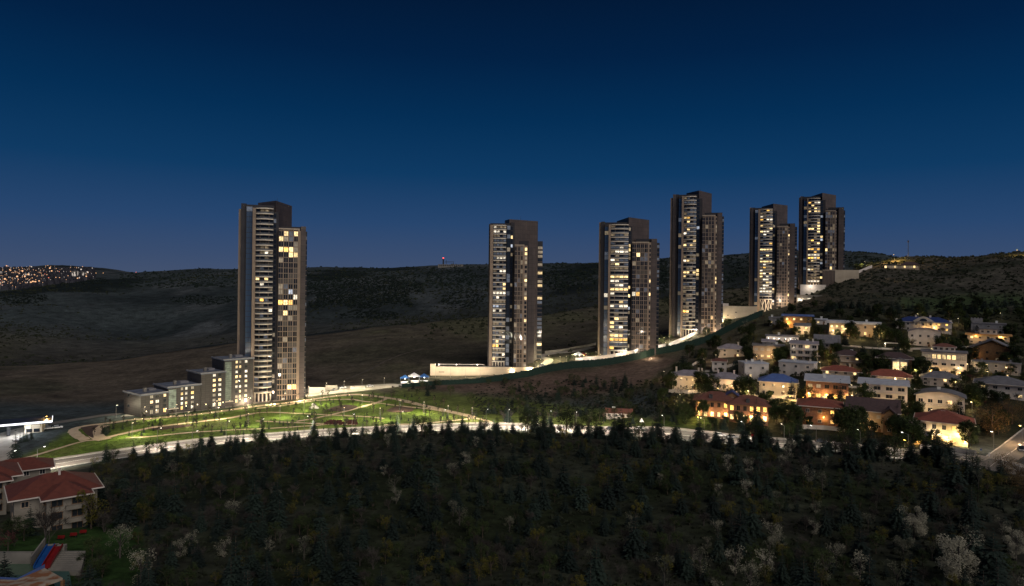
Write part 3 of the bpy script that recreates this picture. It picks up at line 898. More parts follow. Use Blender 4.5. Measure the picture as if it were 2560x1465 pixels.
    # ground floodlights that wash the lower storeys
    if flood:
        xa = L(fins[0][1], base[1], 0)[0]; xb = L(end[2], base[1], 0)[0]
        for t in (0.12, 0.5, 0.88):
            xx = xa + (xb - xa) * t
            zz = zt(fr.O.x + xx * fr.c - 11 * fr.s, fr.O.y - xx * fr.s - 11 * fr.c) - fr.O.z
            h_ = MB().box(xx - 0.4, xx + 0.4, -11.3, -10.9, zz, zz + 0.6).build('floodlight', 'dark_metal', root)
            lamp(root, (xx, -10.4, zz + 1.6), flood, (1.0, 0.74, 0.46), 0.4, 'floodlight_beam')
    return root, fr

TB1 = [('lit_warm', 0.012), ('lit_white', 0.012), ('lit_dim', 0.06), ('curtain', 0.25), ('curtain_cool', 0.10), ('glass_dark', 0.566)]
TB3 = [('lit_warm', 0.06), ('lit_white', 0.06), ('lit_amber', 0.02), ('lit_dim', 0.22), ('curtain_cool', 0.24), ('glass_dark', 0.40)]
TB6 = [('lit_warm', 0.14), ('lit_white', 0.05), ('lit_amber', 0.08), ('lit_dim', 0.22), ('curtain', 0.10), ('glass_dark', 0.28)]
TG = [('glass_blue', 0.985), ('curtain_cool', 0.015)]
TG3 = [('glass_blue', 0.80), ('curtain_cool', 0.13), ('lit_white', 0.02), ('lit_dim', 0.05)]
TGRID = [('lit_warm', 0.008), ('lit_dim', 0.05), ('curtain', 0.28), ('curtain_cool', 0.05), ('glass_dark', 0.612)]
BK1 = lambda t: [('curtain_cool', 0.3), ('glass_dark', 0.7)]
BK2 = lambda t: [('lit_warm', 0.22), ('lit_white', 0.08), ('lit_dim', 0.40), ('glass_dark', 0.30)] if t > 0.62 else [('lit_warm', 0.08), ('curtain_cool', 0.15), ('glass_dark', 0.77)]

l1 = {}
for k, j, m in [(0, 1, 'lit_warm'), (0, 3, 'lit_warm'), (0, 2, 'curtain_cool'), (1, 0, 'lit_warm'), (1, 1, 'lit_dim'), (1, 2, 'curtain_cool'), (3, 0, 'lit_warm'), (3, 1, 'lit_amber'), (3, 2, 'lit_warm'), (3, 3, 'lit_dim'), (4, 2, 'lit_warm'), (4, 3, 'lit_warm'), (2, 3, 'lit_dim'), (10, 1, 'curtain_cool'), (11, 2, 'lit_cool'), (11, 0, 'lit_dim'), (12, 3, 'lit_white'), (13, 0, 'lit_amber'), (13, 1, 'lit_warm'), (13, 2, 'lit_amber'), (14, 2, 'lit_dim'), (15, 1, 'lit_warm'), (16, 0, 'lit_dim'), (16, 2, 'lit_dim'), (20, 1, 'lit_dim'), (29, 2, 'lit_warm'), (29, 3, 'lit_amber')]:
    l1[('g', k, j)] = m
l1[('b', 17, 1)] = 'lit_amber'; l1[('b', 20, 1)] = 'lit_white'
T1, FR1 = tower('tallest slender tower with curved balconies beside the stepped low blocks', 405, (690, 1003), 35,
    [('tan', 597, 603, 522, 10, 6), ('tan', 632, 640, 519, 1, 9)],
    [('navy_panel', 603, 616, 508, 8, 12), ('navy_panel', 616, 689, 511, 10, 10)],
    (616, 632, 512, 6), (640, 684, 519, 2.2), (684, 697, 530, 6.5), [(690, 501.5, 8.5), (730, 515, 36), (645, 507, 27)],
    (697, 747, 573, 0, 4), (703, 764, 566, 7, 8), None, ('brown_panel', 752, 765, 566, 3, 18), (765, 768, 579, 8, BK1), 11, TB1, TG, TGRID, zb=5.5, flood=5720, lits=l1)
T1.children  # keep
x0, z0 = FR1.L(747, 577, 0.5); x1, _ = FR1.L(752, 577, 0.5)
MB().box(x0, x1, 0.5, 5, -6, z0).build('corner_pier', 'tan', T1)
T2, FR2 = tower('tower with a blank brown end slab rising from the cream podium', 504, (1285, 928), 31,
    [('navy_panel', 1222.5, 1226, 560, 5, 8), ('tan', 1226, 1233.5, 562, 1.5, 9)],
    [('navy_panel', 1226, 1276, 558, 9, 8)],
    (1267.5, 1276.5, 562, 3.5), (1234, 1266, 562, 2.2), (1277, 1287, 556, 8), [(1273.7, 548, 9.2), (1345, 553, 26), (1262, 551, 34)],
    (1287, 1309, 614, -4, 3), (1297, 1322, 602, 2, 5), (1309, 1319, 614, -3.6), ('brown_panel', 1319.2, 1338, 620, 16, 4), (1345, 1357, 603, 27, BK2), 22,
    [('lit_white', 0.08), ('lit_warm', 0.10), ('curtain_cool', 0.34), ('lit_dim', 0.20), ('glass_dark', 0.28)], [('curtain_cool', 0.45), ('lit_dim', 0.12), ('glass_dark', 0.43)],
    [('lit_dim', 0.06), ('curtain', 0.30), ('curtain_cool', 0.08), ('glass_dark', 0.56)], zb=7.0, flood=4840, sag=0.8, gy=1.0, lits={('b', 15, j): 'lit_white' for j in range(4)} | {('b', 3, 1): 'lit_amber', ('b', 3, 0): 'lit_amber', ('b', 12, 0): 'lit_cool', ('b', 12, 1): 'lit_cool'})
T3, FR3 = tower('tower lit on many floors between the podium tower and the sloping white wall', 530, (1573, 893), 30,
    [('tan', 1498, 1503, 556, 10, 6), ('tan', 1522, 1527, 561, 1, 9)],
    [('navy_panel', 1503, 1512, 554, 8, 12), ('navy_panel', 1512, 1571, 556, 10, 10)],
    (1512, 1522, 560, 6), (1527, 1572, 561, 2.2), (1572, 1581, 566, 6.5), [(1572, 543, 8.5), (1623, 550, 30), (1542, 553, 42)],
    (1581, 1621, 607, 0, 4), (1590, 1640, 597, 7, 8), (1621.8, 1628, 606, 0.2), ('brown_panel', 1628.5, 1643, 597, 3, 18), (1643, 1649, 607, 8, BK1), 33, TB3, TG3, TGRID, flood=4840,
    lits={('b', 2, j): 'lit_amber' for j in range(4)} | {('b', 14, j): 'lit_warm' for j in range(4)} | {('b', 15, 2): 'lit_white', ('b', 15, 1): 'lit_white', ('g', 11, 1): 'lit_amber', ('g', 11, 0): 'lit_white'})
T4, FR4 = tower('highest rising tower with a bright glass strip behind the sloping white wall', 590, (1743, 838), 34,
    [('tan', 1676.5, 1682.5, 495, 10, 6), ('tan', 1705, 1710, 490, 1, 9)],
    [('brown_panel', 1682.5, 1690, 486, 8, 12), ('navy_panel', 1690, 1697, 486, 8.5, 12), ('navy_panel', 1697, 1746, 487, 10, 10)],
    (1697, 1705, 490, 6), (1710, 1741.5, 491, 2.2), (1741.5, 1756, 496, 6.5), [(1747.5, 476, 8.5), (1779.5, 484, 31), (1716, 483, 30)],
    (1756, 1787, 540, 0, 4), (1762, 1806, 532, 7, 8), (1788, 1793, 541, 0.2), ('brown_panel', 1794, 1806, 532, 3, 18), (1806, 1810, 541, 8, BK1), 44, TB3, TG3, TGRID, flood=4840,
    lits={('b', 17, 0): 'lit_white', ('b', 17, 1): 'lit_warm', ('b', 28, 0): 'lit_warm', ('b', 28, 1): 'lit_amber'})
T5, FR5 = tower('tower with lattice struts at its foot above the cream parking building', 715, (1935, 772), 30,
    [('tan', 1874.5, 1878, 519, 10, 6), ('tan', 1896, 1901, 523, 1, 9)],
    [('brown_panel', 1878, 1883, 519, 8, 12), ('navy_panel', 1883, 1888, 519, 8.5, 12), ('navy_panel', 1888, 1932, 520, 10, 10)],
    (1888, 1896, 523, 6), (1901, 1932, 523, 2.2), (1932, 1943, 527, 6.5), [(1933.4, 509, 8.5), (1969, 513.5, 30), (1904, 517, 44)],
    (1943, 1969, 567, 0, 4), (1949, 1987, 559, 7, 8), (1969.8, 1974.5, 567, 0.2), ('brown_panel', 1975.5, 1988, 559, 3, 18), (1988, 1993, 567, 8, BK1), 55,
    [('lit_warm', 0.14), ('lit_white', 0.13), ('lit_amber', 0.06), ('lit_dim', 0.20), ('curtain_cool', 0.17), ('glass_dark', 0.30)], TG3, TGRID, zb=10.0, flood=5720,
    lits={('b', 2, j): 'lit_white' for j in range(4)} | {('b', 16, j): 'lit_warm' for j in range(4)} | {('b', 12, j): 'lit_warm' for j in range(4)})
mb = MB()
x0, _ = FR5.L(1901, 740, -1); x1, _ = FR5.L(1932, 740, -1)
for k in range(3):
    xa = x0 + (x1 - x0) * k / 3; xb = x0 + (x1 - x0) * (k + 1) / 3
    mb.tube((xa, -0.6, -4), (xb, -0.6, 9.5), 0.35, 0.35, 6); mb.tube((xb, -0.2, -4), (xa, -0.2, 9.5), 0.35, 0.35, 6)
mb.build('lattice_struts', 'slab', T5)
T6, FR6 = tower('tower with warm lit balconies standing highest up the hill by the ridge track', 800, (2055, 712), 29,
    [('tan', 1997.5, 2001, 494, 10, 6), ('tan', 2018, 2021, 496, 1, 9)],
    [('brown_panel', 2001, 2006, 491, 8, 12), ('navy_panel', 2006, 2010, 491, 8.5, 12), ('navy_panel', 2010, 2050, 492, 10, 10)],
    (2010, 2018, 496, 6), (2021, 2051, 496, 2.2), (2051, 2064, 500, 6.5), [(2056, 482, 8.5), (2090, 488, 30), (2028, 491, 48)],
    (2064, 2088, 528, 0, 4), (2070, 2110, 519, 7, 8), (2088.5, 2092, 528, 0.2), ('brown_panel', 2097, 2110, 519, 3, 18), (2110, 2113, 526, 8, BK1), 66, TB6, TG3,
    [('lit_warm', 0.01), ('lit_dim', 0.16), ('curtain', 0.20), ('curtain_cool', 0.16), ('glass_dark', 0.47)], zb=2.5, flood=4400, lits={('b', 0, j): 'lit_white' for j in range(4)})

# ------------------------------------------------------------------ windows and walls for smaller buildings
def window(root, x, z, w_, h, y, mat, side=0, frame='white_wall', sill=True):
    """frame mesh on the wall plane with its pane; side 0 front, 1 right face (x=y), -1 left face"""
    k = ('wf', frame, round(w_, 2), round(h, 2))
    if k not in MC:
        t = 0.11
        mb = MB().box(-w_ / 2, -w_ / 2 + t, -0.09, 0.05, 0, h).box(w_ / 2 - t, w_ / 2, -0.09, 0.05, 0, h).box(-w_ / 2 + t, w_ / 2 - t, -0.09, 0.05, h - t, h).box(-w_ / 2 - 0.08, w_ / 2 + 0.08, -0.16, 0.05, -t, 0)
        mb.box(-0.04, 0.04, -0.08, 0.04, 0, h - t)
        MC[k] = mb.mesh('window', frame)
    kp = ('wp', mat, round(w_, 2), round(h, 2))
    if kp not in MC:
        MC[kp] = MB().box(-w_ / 2 + 0.1, w_ / 2 - 0.1, -0.035, 0.03, 0.0, h - 0.1).mesh('pane', mat)
    if side == 0: o = obj('window', MC[k], root, (x, y, z))
    elif side == 1: o = obj('window', MC[k], root, (y, x, z), pi / 2)
    else: o = obj('window', MC[k], root, (y, x, z), -pi / 2)
    obj('pane', MC[kp], o)
    return o

def lowrise(label, cpx, cpy, D, wpx, dep, th, htop, cols, floors, lit, stair=None, seed=1, base_lit=True):
    fr = Frame(cpx, cpy, D)
    root = thing('apartment_block', fr.O, -fr.az + th, label, 'building', 'stepped low blocks beside the first tower')
    w_ = wpx * D / F / cos(th); H = (cpy - htop) * D / F
    MB().box(0, w_, 0, dep, -6, H).build('wall', 'dark_brick', root)
    rf = MB().box(-0.5, w_ + 0.5, -0.5, dep + 0.5, H + 0.003, H + 0.45).build('roof', 'roof_flat', root)
    MB().box(-0.3, w_ + 0.3, -0.51, -0.2, H + 0.453, H + 0.9).build('parapet', 'grey_wall', rf)
    MB().box(-0.52, -0.2, -0.3, dep, H + 0.453, H + 0.9).build('parapet', 'grey_wall', rf)
    mb = MB().box(w_ * 0.35, w_ * 0.35 + 1.4, dep * 0.4, dep * 0.4 + 1.4, H + 0.453, H + 2.6)
    mb.build('chimney', 'concrete', rf)
    MB().box(w_ * 0.6, w_ * 0.85, dep * 0.5, dep * 0.75, H + 0.453, H + 1.5).build('roof_plant', 'grey_wall', rf)
    rr = random.Random(seed)
    fh = H / floors
    for k in range(floors):
        for (cxr, ww) in cols:
            m = pick(rr, lit)
            window(root, cxr * w_, k * fh + 0.9, ww, 1.5 if k else 2.0, -0.02, m, frame='dark_metal')
        if k and k % 2 == 1:
            window(root, dep * 0.7, k * fh + 0.9, 2.2, 1.4, -0.02, 'glass_dark', side=-1, frame='dark_metal')
    if stair:
        a, b = stair
        MB().box(a * w_, b * w_, -0.35, -0.003, 2.5, H - 0.8).build('stair_glazing', 'lit_green', root)
        n = floors * 2
        for k in range(n + 1):
            MB().box(a * w_ - 0.1, b * w_ + 0.1, -0.42, -0.352, 2.5 + (H - 3.4) * k / n, 2.6 + (H - 3.4) * k / n).build('glazing_bar', 'dark_metal', root)
        MB().box(a * w_ - 0.6, b * w_ + 0.6, -2.2, -0.43, 2.1, 2.4).build('entrance_canopy', 'slab', root)
    if base_lit:
        for t in (0.2, 0.55, 0.9):
            lm = MB().box(t * w_ - 0.12, t * w_ + 0.12, -0.26, -0.02, 2.35, 2.75).build('wall_lamp', 'lamp_warm', root)
            lamp(lm, (t * w_, -0.9, 2.0), 30, WARM, 0.2)
    return root, fr, w_, H
LW = [('lit_warm', 0.26), ('lit_white', 0.26), ('lit_dim', 0.24), ('lit_amber', 0.06), ('glass_dark', 0.18)]
lowrise('lowest stepped dark apartment block at the bottom end of the row', 351, 1043, 345, 64, 19, radians(24), 990, [(0.38, 1.6), (0.58, 1.8), (0.85, 1.5)], 4, LW, None, 5)
lowrise('dark apartment block with green stair glazing second from the bottom of the stepped row', 419, 1033, 357, 76, 18, radians(22), 971, [(0.42, 1.3), (0.55, 1.3), (0.74, 1.6)], 5, LW, (0.03, 0.24), 6)
lowrise('dark apartment block with two columns of pale windows in the stepped row', 502, 1024, 370, 57, 19, radians(22), 936, [(0.53, 1.7), (0.76, 1.7)], 7, LW, None, 7)
lowrise('tallest stepped dark block with a glowing green stair next to the first tower', 559, 1014, 384, 70, 19, radians(20), 902, [(0.42, 1.4), (0.54, 1.2), (0.74, 1.6)], 9, LW, (0.03, 0.24), 8)

# ------------------------------------------------------------------ houses of the hillside village
HB = []      # photograph boxes of the houses with their distance, kept clear of trees
def roof_mesh(kind, w_, d, h, o, mat, trim):
    """roof over a w x d plan centred on the origin, eaves at z=0"""
    mb = MB(); x = w_ / 2 + o; y = d / 2 + o; t = 0.28
    if kind == 'hip':
        if w_ >= d:
            r = max(x - y, 0.3); top = [(-r, 0, h), (r, 0, h)]
        else:
            r = max(y - x, 0.3); top = [(0, -r, h), (0, r, h)]
        b = [(-x, -y, 0), (x, -y, 0), (x, y, 0), (-x, y, 0)]
        if w_ >= d: fs = [(0, 1, 5, 4), (1, 2, 5), (2, 3, 4, 5), (3, 0, 4)]
        else: fs = [(0, 1, 4), (1, 2, 5, 4), (2, 3, 5), (3, 0, 4, 5)]
        mb.add(b + top, fs + [(3, 2, 1, 0)])
    elif kind == 'gable':      # ridge along x
        mb.add([(-x, -y, 0), (x, -y, 0), (x, y, 0), (-x, y, 0), (-x, 0, h), (x, 0, h)], [(0, 1, 5, 4), (2, 3, 4, 5), (1, 2, 5), (3, 0, 4), (3, 2, 1, 0)])
    elif kind == 'gablef':     # ridge along y, gable to the front
        mb.add([(-x, -y, 0), (x, -y, 0), (x, y, 0), (-x, y, 0), (0, -y, h), (0, y, h), (-x, -y, t), (x, -y, t), (x, y, t), (-x, y, t), (0, -y, h + t), (0, y, h + t)],
               [(6, 10, 11, 9), (10, 7, 8, 11), (0, 6, 9, 3), (7, 1, 2, 8), (0, 4, 10, 6), (4, 1, 7, 10), (3, 5, 4, 0), (5, 2, 1, 4), (9, 11, 5, 3), (11, 8, 2, 5)])
    elif kind == 'arc':        # shallow barrel vault, arc to the front
        n = 12; pts = []
        for k in range(n + 1):
            a = -1 + 2 * k / n
            pts.append((a * x, h * (1 - a * a)))
        vs = [(p[0], -y, p[1]) for p in pts] + [(p[0], y, p[1]) for p in pts] + [(p[0], -y, p[1] + t) for p in pts] + [(p[0], y, p[1] + t) for p in pts]
        m = n + 1; fs = []
        for k in range(n):
            fs += [(2 * m + k, 2 * m + k + 1, 3 * m + k + 1, 3 * m + k), (k + 1, k, m + k, m + k + 1), (k, k + 1, 2 * m + k + 1, 2 * m + k), (m + k + 1, m + k, 3 * m + k, 3 * m + k + 1)]
        mb.add(vs, fs + [(0, 2 * m, 3 * m, m), (n, m + n, 3 * m + n, 2 * m + n)])
    elif kind == 'shed':       # one plane, high edge at the back
        mb.add([(-x, -y, 0), (x, -y, 0), (x, y, h), (-x, y, h), (-x, -y, t), (x, -y, t), (x, y, h + t), (-x, y, h + t)], [(4, 5, 6, 7), (3, 2, 1, 0), (0, 1, 5, 4), (1, 2, 6, 5), (2, 3, 7, 6), (3, 0, 4, 7)])
    else:                      # flat slab
        mb.box(-x, x, -y, y, 0, max(h, 0.35))
    return mb

def block(root, w_, d, hw, roof, rh, wall, roofm, x=0.0, y=0.0, z=0.0, cols=3, floors=2, lit=(), dark='glass_dark', frame='white_wall', ww=1.5, wh=1.4, over=0.7, trim='white_wall', seed=0, side=True, gnd='', bal=(), below=5.0, skip=()):
    rr = random.Random(seed * 7 + 3)
    wl = MB().box(-w_ / 2, w_ / 2, -d / 2, d / 2, -below, hw).build('wall', wall, root, (x, y, z))
    rf = roof_mesh(roof, w_, d, rh, over, roofm, trim).build('roof', roofm, root, (x, y, z + hw + 0.004))
    if roof in ('gable', 'gablef', 'arc', 'shed'):
        if roof == 'gablef': g = MB().prism([(-w_ / 2, 0), (w_ / 2, 0), (0, rh * w_ / (w_ + 2 * over))], 0, d)
        elif roof == 'arc':
            n = 10; g = MB().prism([(-w_ / 2, 0), (w_ / 2, 0)] + [((1 - 2 * k / n) * w_ / 2, rh * 0.97 * (1 - (1 - 2 * k / n) ** 2 * (w_ / (w_ + 2 * over)) ** 2)) for k in range(n + 1)], 0, d)
        else: g = None
        if g:
            g.v = [(a, c - d / 2, b) for a, b, c in g.v]
            g.build('gable', wall, root, (x, y, z + hw + 0.002))
    if roof in ('hip', 'gable'):
        mb = MB(); X = w_ / 2 + over; Y = d / 2 + over
        mb.box(-X - 0.08, X + 0.08, -Y - 0.1, -Y + 0.12, -0.22, 0.06).box(-X - 0.08, -X + 0.12, -Y + 0.13, Y, -0.22, 0.06).box(X - 0.12, X + 0.08, -Y + 0.13, Y, -0.22, 0.06)
        mb.build('eaves', trim, rf)
    fh = hw / floors
    for k in range(floors):
        for c in range(cols):
            if (k, c) in skip: continue
            xx = x - w_ / 2 + w_ * (c + 0.5) / cols
            m = dark
            if lit and rr.random() < lit[1]: m = lit[0]
            if gnd and k == 0: m = gnd
            hh = min(wh, fh - 0.9)
            window(root, xx, z + k * fh + fh * 0.32, ww, hh, y - d / 2 - 0.02, m, frame=frame)
        if side:
            for sgn in (-1, 1):
                window(root, y - d * 0.15, z + k * fh + fh * 0.32, 1.3, min(1.3, fh - 0.9), x + sgn * (w_ / 2 + 0.02), dark if rr.random() < 0.8 or not lit else lit[0], side=sgn, frame=frame)
    for k in bal:
        b_ = MB().box(-w_ / 2 + 0.3, w_ / 2 - 0.3, -d / 2 - 1.5, -d / 2 - 0.03, 0, 0.25).build('balcony', trim, root, (x, y, z + k * fh - 0.15))
        mb = MB().box(-w_ / 2 + 0.3, w_ / 2 - 0.3, -d / 2 - 1.5, -d / 2 - 1.42, 1.05, 1.13)
        n = max(4, int(w_ / 1.2))
        for q_ in range(n + 1):
            xx = -w_ / 2 + 0.35 + (w_ - 0.7) * q_ / n
            mb.box(xx - 0.03, xx + 0.03, -d / 2 - 1.48, -d / 2 - 1.43, 0.25, 1.05)
        mb.build('railing', 'dark_metal' if rr.random() < 0.5 else trim, b_)
    return rf

def chimney(rf, x, y, z0, z1, mat='white_wall', s=0.45):
    c = MB().box(x - s, x + s, y - s, y + s, z0, z1).box(x - s - 0.1, x + s + 0.1, y - s - 0.1, y + s + 0.1, z1 + 0.002, z1 + 0.2)
    return c.build('chimney', mat, rf)

def porch(root, x, y, z, power, color=AMB, mat='lamp_amber', s=0.18):
    m = MB().box(x - s, x + s, y - s, y + s, z, z + 2 * s).build('porch_lamp', mat, root)
    lamp(m, (x, y - 0.6, z - 0.1), power * (3.6 if color[2] < 0.4 else 2.4), color, 0.25)
    return m

def site(label, pl, pr, pt, pb, cat='house', name='house', yaw=0.0, D=None):
    pc = (pl + pr) / 2
    fr = Frame(pc, pb, D)
    root = thing(name, fr.O, -fr.az + yaw, label, cat)
    sc = fr.O.y / F
    HB.append((pl, pr, pt, pb, fr.O.y))
    return root, (pr - pl) * sc, (pb - pt) * sc, fr

AMBW = ('lit_amber', 0.75); WRM = ('lit_warm', 0.5); NO = ()
def house(label, pl, pr, pt, pb, roof, rhf, wall, roofm, d=11.0, cols=3, floors=2, lit=NO, yaw=0.0, chim=0, pl_=None, over=0.7, **kw):
    root, w_, H, fr = site(label, pl, pr, pt, pb, yaw=yaw)
    rh = H * rhf
    if not lit: lit = ('lit_warm', 0.16)
    wb = w_ - 2 * over
    rf = block(root, wb, d, H - rh, roof, rh, wall, roofm, cols=cols, floors=floors, lit=lit, over=over, seed=int(pl), y=d / 2, **kw)
    rr = random.Random(int(pl))
    for k in range(chim):
        cx_ = wb * rr.uniform(0.2, 0.4) * (-1 if k % 2 else 1)
        chimney(rf, cx_, rr.uniform(-d * 0.1, d * 0.15), 0.05, rh + 1.1, wall)
    if rr.random() < 0.6:
        zz_ = rh * 0.5 + 0.5 if roof in ('hip', 'gable') else rh + 0.4
        xx_ = wb * rr.uniform(-0.3, 0.3)
        MB().tube((xx_ - 0.8, 0.4, zz_ + 0.9), (xx_ + 0.8, 0.4, zz_ + 0.9), 0.28, 0.28, 8).box(xx_ - 0.7, xx_ + 0.7, 0.3, 0.5, -0.1, zz_ + 0.7).build('roof_tank', 'paint_white', rf)
    if rr.random() < 0.6:
        xx_ = wb * rr.uniform(-0.4, 0.4)
        MB().tube((xx_, 1.0, 0.02), (xx_, 1.0, rh + 2.2), 0.05, 0.03, 4).tube((xx_ - 0.7, 1.0, rh + 2.0), (xx_ + 0.7, 1.0, rh + 2.0), 0.03, 0.03, 3).build('aerial', 'post', rf)
    # door
    MB().box(-0.55, 0.55, -0.06, 0.0, 0, 2.1).build('door', 'wood_wall', root, (wb * 0.08 + 1.2, -0.03, 0))
    if pl_:
        porch(root, pl_[0] * wb, -0.6, pl_[1], pl_[2], *(pl_[3:] if len(pl_) > 3 else ()))
    return root, wb, H, fr

house('orange walled villa under a thin flat blue roof high on the slope', 1956, 2032, 787, 818, 'flat', 0.12, 'orange_wall', 'roof_blue', cols=4, lit=NO, pl_=(-0.35, 2.4, 260), over=1.6)
house('low grey flat roofed outbuilding next to the orange villa', 1922, 1957, 793, 812, 'flat', 0.15, 'grey_wall', 'roof_grey', cols=3, floors=1, over=0.4)
house('small white gabled house below the orange villa', 1987, 2026, 808, 836, 'gable', 0.25, 'white_wall', 'roof_grey', cols=2, d=9)
house('low white garage with flat roof near the terraced orange villa', 2037, 2068, 797, 811, 'flat', 0.2, 'white_wall', 'roof_pale', cols=2, floors=1, d=8)
r_, w0, h0, f0 = house('long tan villa with brightly lit white eaves', 2068, 2130, 802, 838, 'flat', 0.16, 'tan_house', 'roof_pale', cols=4, lit=WRM, pl_=(0.3, 4.5, 420, WARM, 'lamp_warm'), over=2.0)
porch(r_, -0.3 * w0, -1.0, 3.0, 420, WARM, 'lamp_warm')
house('modern tan villa with flat grey roof and tall doors beside the lit eaves', 2127, 2199, 806, 842, 'flat', 0.14, 'tan_house', 'roof_pale', cols=3, wh=2.0, over=1.0, pl_=(-0.42, 3.0, 130, WARM, 'lamp_warm'))
r_, w0, h0, f0 = house('white terrace house with a row of bright white lamps', 1915, 1996, 838, 856, 'flat', 0.2, 'white_wall', 'roof_grey', cols=6, floors=1, d=6)
for t in (-0.42, -0.25, -0.1, 0.1, 0.25, 0.4):
    porch(r_, t * w0, -0.6, 2.4, 40, WHT, 'lamp_white')
house('small cream house with a grey hipped roof by the green fence', 1794, 1862, 861, 893, 'hip', 0.36, 'cream_house', 'roof_mauve', cols=2, chim=1)
r_, w0, h0, f0 = house('villa with a glowing glazed front and grey dormer roof', 1882, 1960, 862, 898, 'flat', 0.1, 'tan_house', 'roof_grey', cols=5, lit=('lit_dim', 0.6), gnd='lit_warm', ww=2.0, pl_=(0.42, 3.0, 260, WARM, 'lamp_warm'))
block(r_, w0 * 0.4, 6, 2.0, 'gable', 1.6, 'grey_wall', 'roof_mauve', z=h0 - 0.3, y=7, cols=2, floors=1, side=False, below=0.2, wh=0.9)
house('white modernist house with three bands of dark windows', 1975, 2044, 853, 904, 'gable', 0.14, 'white_wall', 'roof_mauve', cols=4, floors=3, ww=2.6, wh=1.9, bal=(1, 2), chim=1)
house('dark grey house with a steep slate roof behind the white modernist house', 2036, 2098, 838, 882, 'gable', 0.45, 'grey_wall', 'roof_grey', cols=3, floors=2, frame='grey_wall', trim='grey_wall')
house('white cubic house with a red tiled ridge behind it', 1778, 1818, 897, 930, 'hip', 0.2, 'white_wall', 'roof_redbrown', cols=2)
house('plain white two storey block with rooftop water tanks', 1860, 1923, 907, 948, 'flat', 0.06, 'white_wall', 'roof_pale', cols=2, chim=2, yaw=0.35, over=0.3)
house('pale house with a low parapet half hidden by a fir', 1947, 2032, 905, 940, 'flat', 0.07, 'white_wall', 'roof_pale', cols=3, chim=1, yaw=-0.2, over=0.3)
house('cream house with an orange red hipped roof in the middle of the village', 2054, 2150, 916, 950, 'hip', 0.35, 'cream_house', 'roof_red', cols=4, chim=1, over=1.4)
house('house with brownish red roof and white railed balcony', 2085, 2153, 876, 918, 'hip', 0.3, 'tan_house', 'roof_brown', cols=3, bal=(1,))
# mansion with pediment
r_, w0, h0, f0 = house('white mansion with deep blue roof, arched pediment and corner turrets', 2246, 2370, 793, 828, 'hip', 0.34, 'white_wall', 'roof_navy', cols=7, d=14, lit=('lit_amber', 0.25), over=1.2, pl_=(0.2, 3.0, 200))
n = 14; hp = h0 * 0.36
prof = [(-w0 * 0.2, 0), (w0 * 0.2, 0)] + [(w0 * 0.2 * (1 - 2 * k / n), hp * (1 - abs(1 - 2 * k / n) ** 1.6)) for k in range(1, n)]
g = MB().prism(prof, 0, 3.0); g.v = [(a, c - 1.9, b) for a, b, c in g.v]
g.build('pediment', 'cream_house', r_, (0, 0, h0 * 0.66 + 0.3))
ar = MB().prism([(cos(pi * k / 10) * 2.4, sin(pi * k / 10) * 1.9) for k in range(11)], 0, 0.12); ar.v = [(a, c - 2.05, b) for a, b, c in ar.v]
ar.build('arched_window', 'glass_dark', r_, (0, 0, h0 * 0.66 + 0.7))
for t in (-0.16, -0.06, 0.06, 0.16):
    MB().tube((t * w0, -1.6, 0), (t * w0, -1.6, h0 * 0.66 + 0.29), 0.35, 0.3, 8).build('column', 'cream_house', r_)
for t in (-0.5, 0.5):
    MB().box(t * w0 - 0.7, t * w0 + 0.7, 0.2, 1.6, -4, h0 * 0.84).build('turret', 'white_wall', r_)
for t in (-0.14, 0.13):
    MB().box(t * w0 - 0.6, t * w0 + 0.6, 6.4, 7.6, h0 * 0.7, h0 * 1.12).build('chimney', 'white_wall', r_)
house('white two storey house with a curved grey roof in front of the mansion', 2273, 2348, 822, 866, 'arc', 0.2, 'white_wall', 'roof_mauve', cols=4, wh=1.6, pl_=(-0.45, 2.0, 60, WARM, 'lamp_warm'))
house('grey concrete house with a square crenellated tower', 2434, 2508, 808, 834, 'flat', 0.1, 'grey_wall', 'roof_grey', cols=3, over=0.3)
r_ = bpy.data.objects[[o.name for o in bpy.data.objects if o.get('label') == 'grey concrete house with a square crenellated tower'][0]]
mb = MB().box(-10.5, -3.5, 1, 8, 0, 10.2)
for k in range(4):
    mb.box(-10.5 + k * 1.9, -9.5 + k * 1.9, 1, 1.6, 10.203, 11)
mb.build('square_tower', 'grey_wall', r_)
r_, w0, h0, f0 = house('cream house trimmed with orange light along its flat eaves', 2422, 2519, 836, 862, 'flat', 0.12, 'cream_house', 'orange_wall', cols=5, over=1.4, pl_=(0.3, 5.6, 150))
porch(r_, -0.3 * w0, -1.2, 5.6, 110); block(r_, w0 * 0.42, 7, 3.2, 'flat', 0.3, 'cream_house', 'roof_grey', z=h0, y=6, cols=3, floors=1, side=False, below=0.5)
r_, w0, h0, f0 = house('timber lodge under one wide grey gable with amber wall lamps', 2432, 2528, 850, 905, 'gablef', 0.42, 'wood_wall', 'roof_grey', cols=4, lit=('lit_dim', 0.3), d=16, over=1.8, frame='wood_wall', pl_=(-0.44, 4.0, 90))
porch(r_, 0.42 * w0, -0.7, 3.2, 220)
r_, w0, h0, f0 = house('white three storey villa with a glowing yellow top floor', 2309, 2410, 879, 938, 'flat', 0.05, 'white_wall', 'roof_grey', cols=5, floors=3, ww=2.4, d=13, lit=NO, skip=[(2, c) for c in range(5)], pl_=(0.32, 4.6, 90, WARM, 'lamp_warm'))
for k in range(9):
    window(r_, -w0 * 0.44 + w0 * 0.88 * k / 8, h0 * 0.68, w0 * 0.09, 2.6, -0.02, 'lit_warm' if 1 < k < 7 else 'lit_dim', frame='wood_wall')
block(r_, w0 * 0.5, 8, 2.4, 'hip', 2.0, 'white_wall', 'roof_redbrown', z=h0, y=7, cols=4, floors=1, side=False, below=0.5)
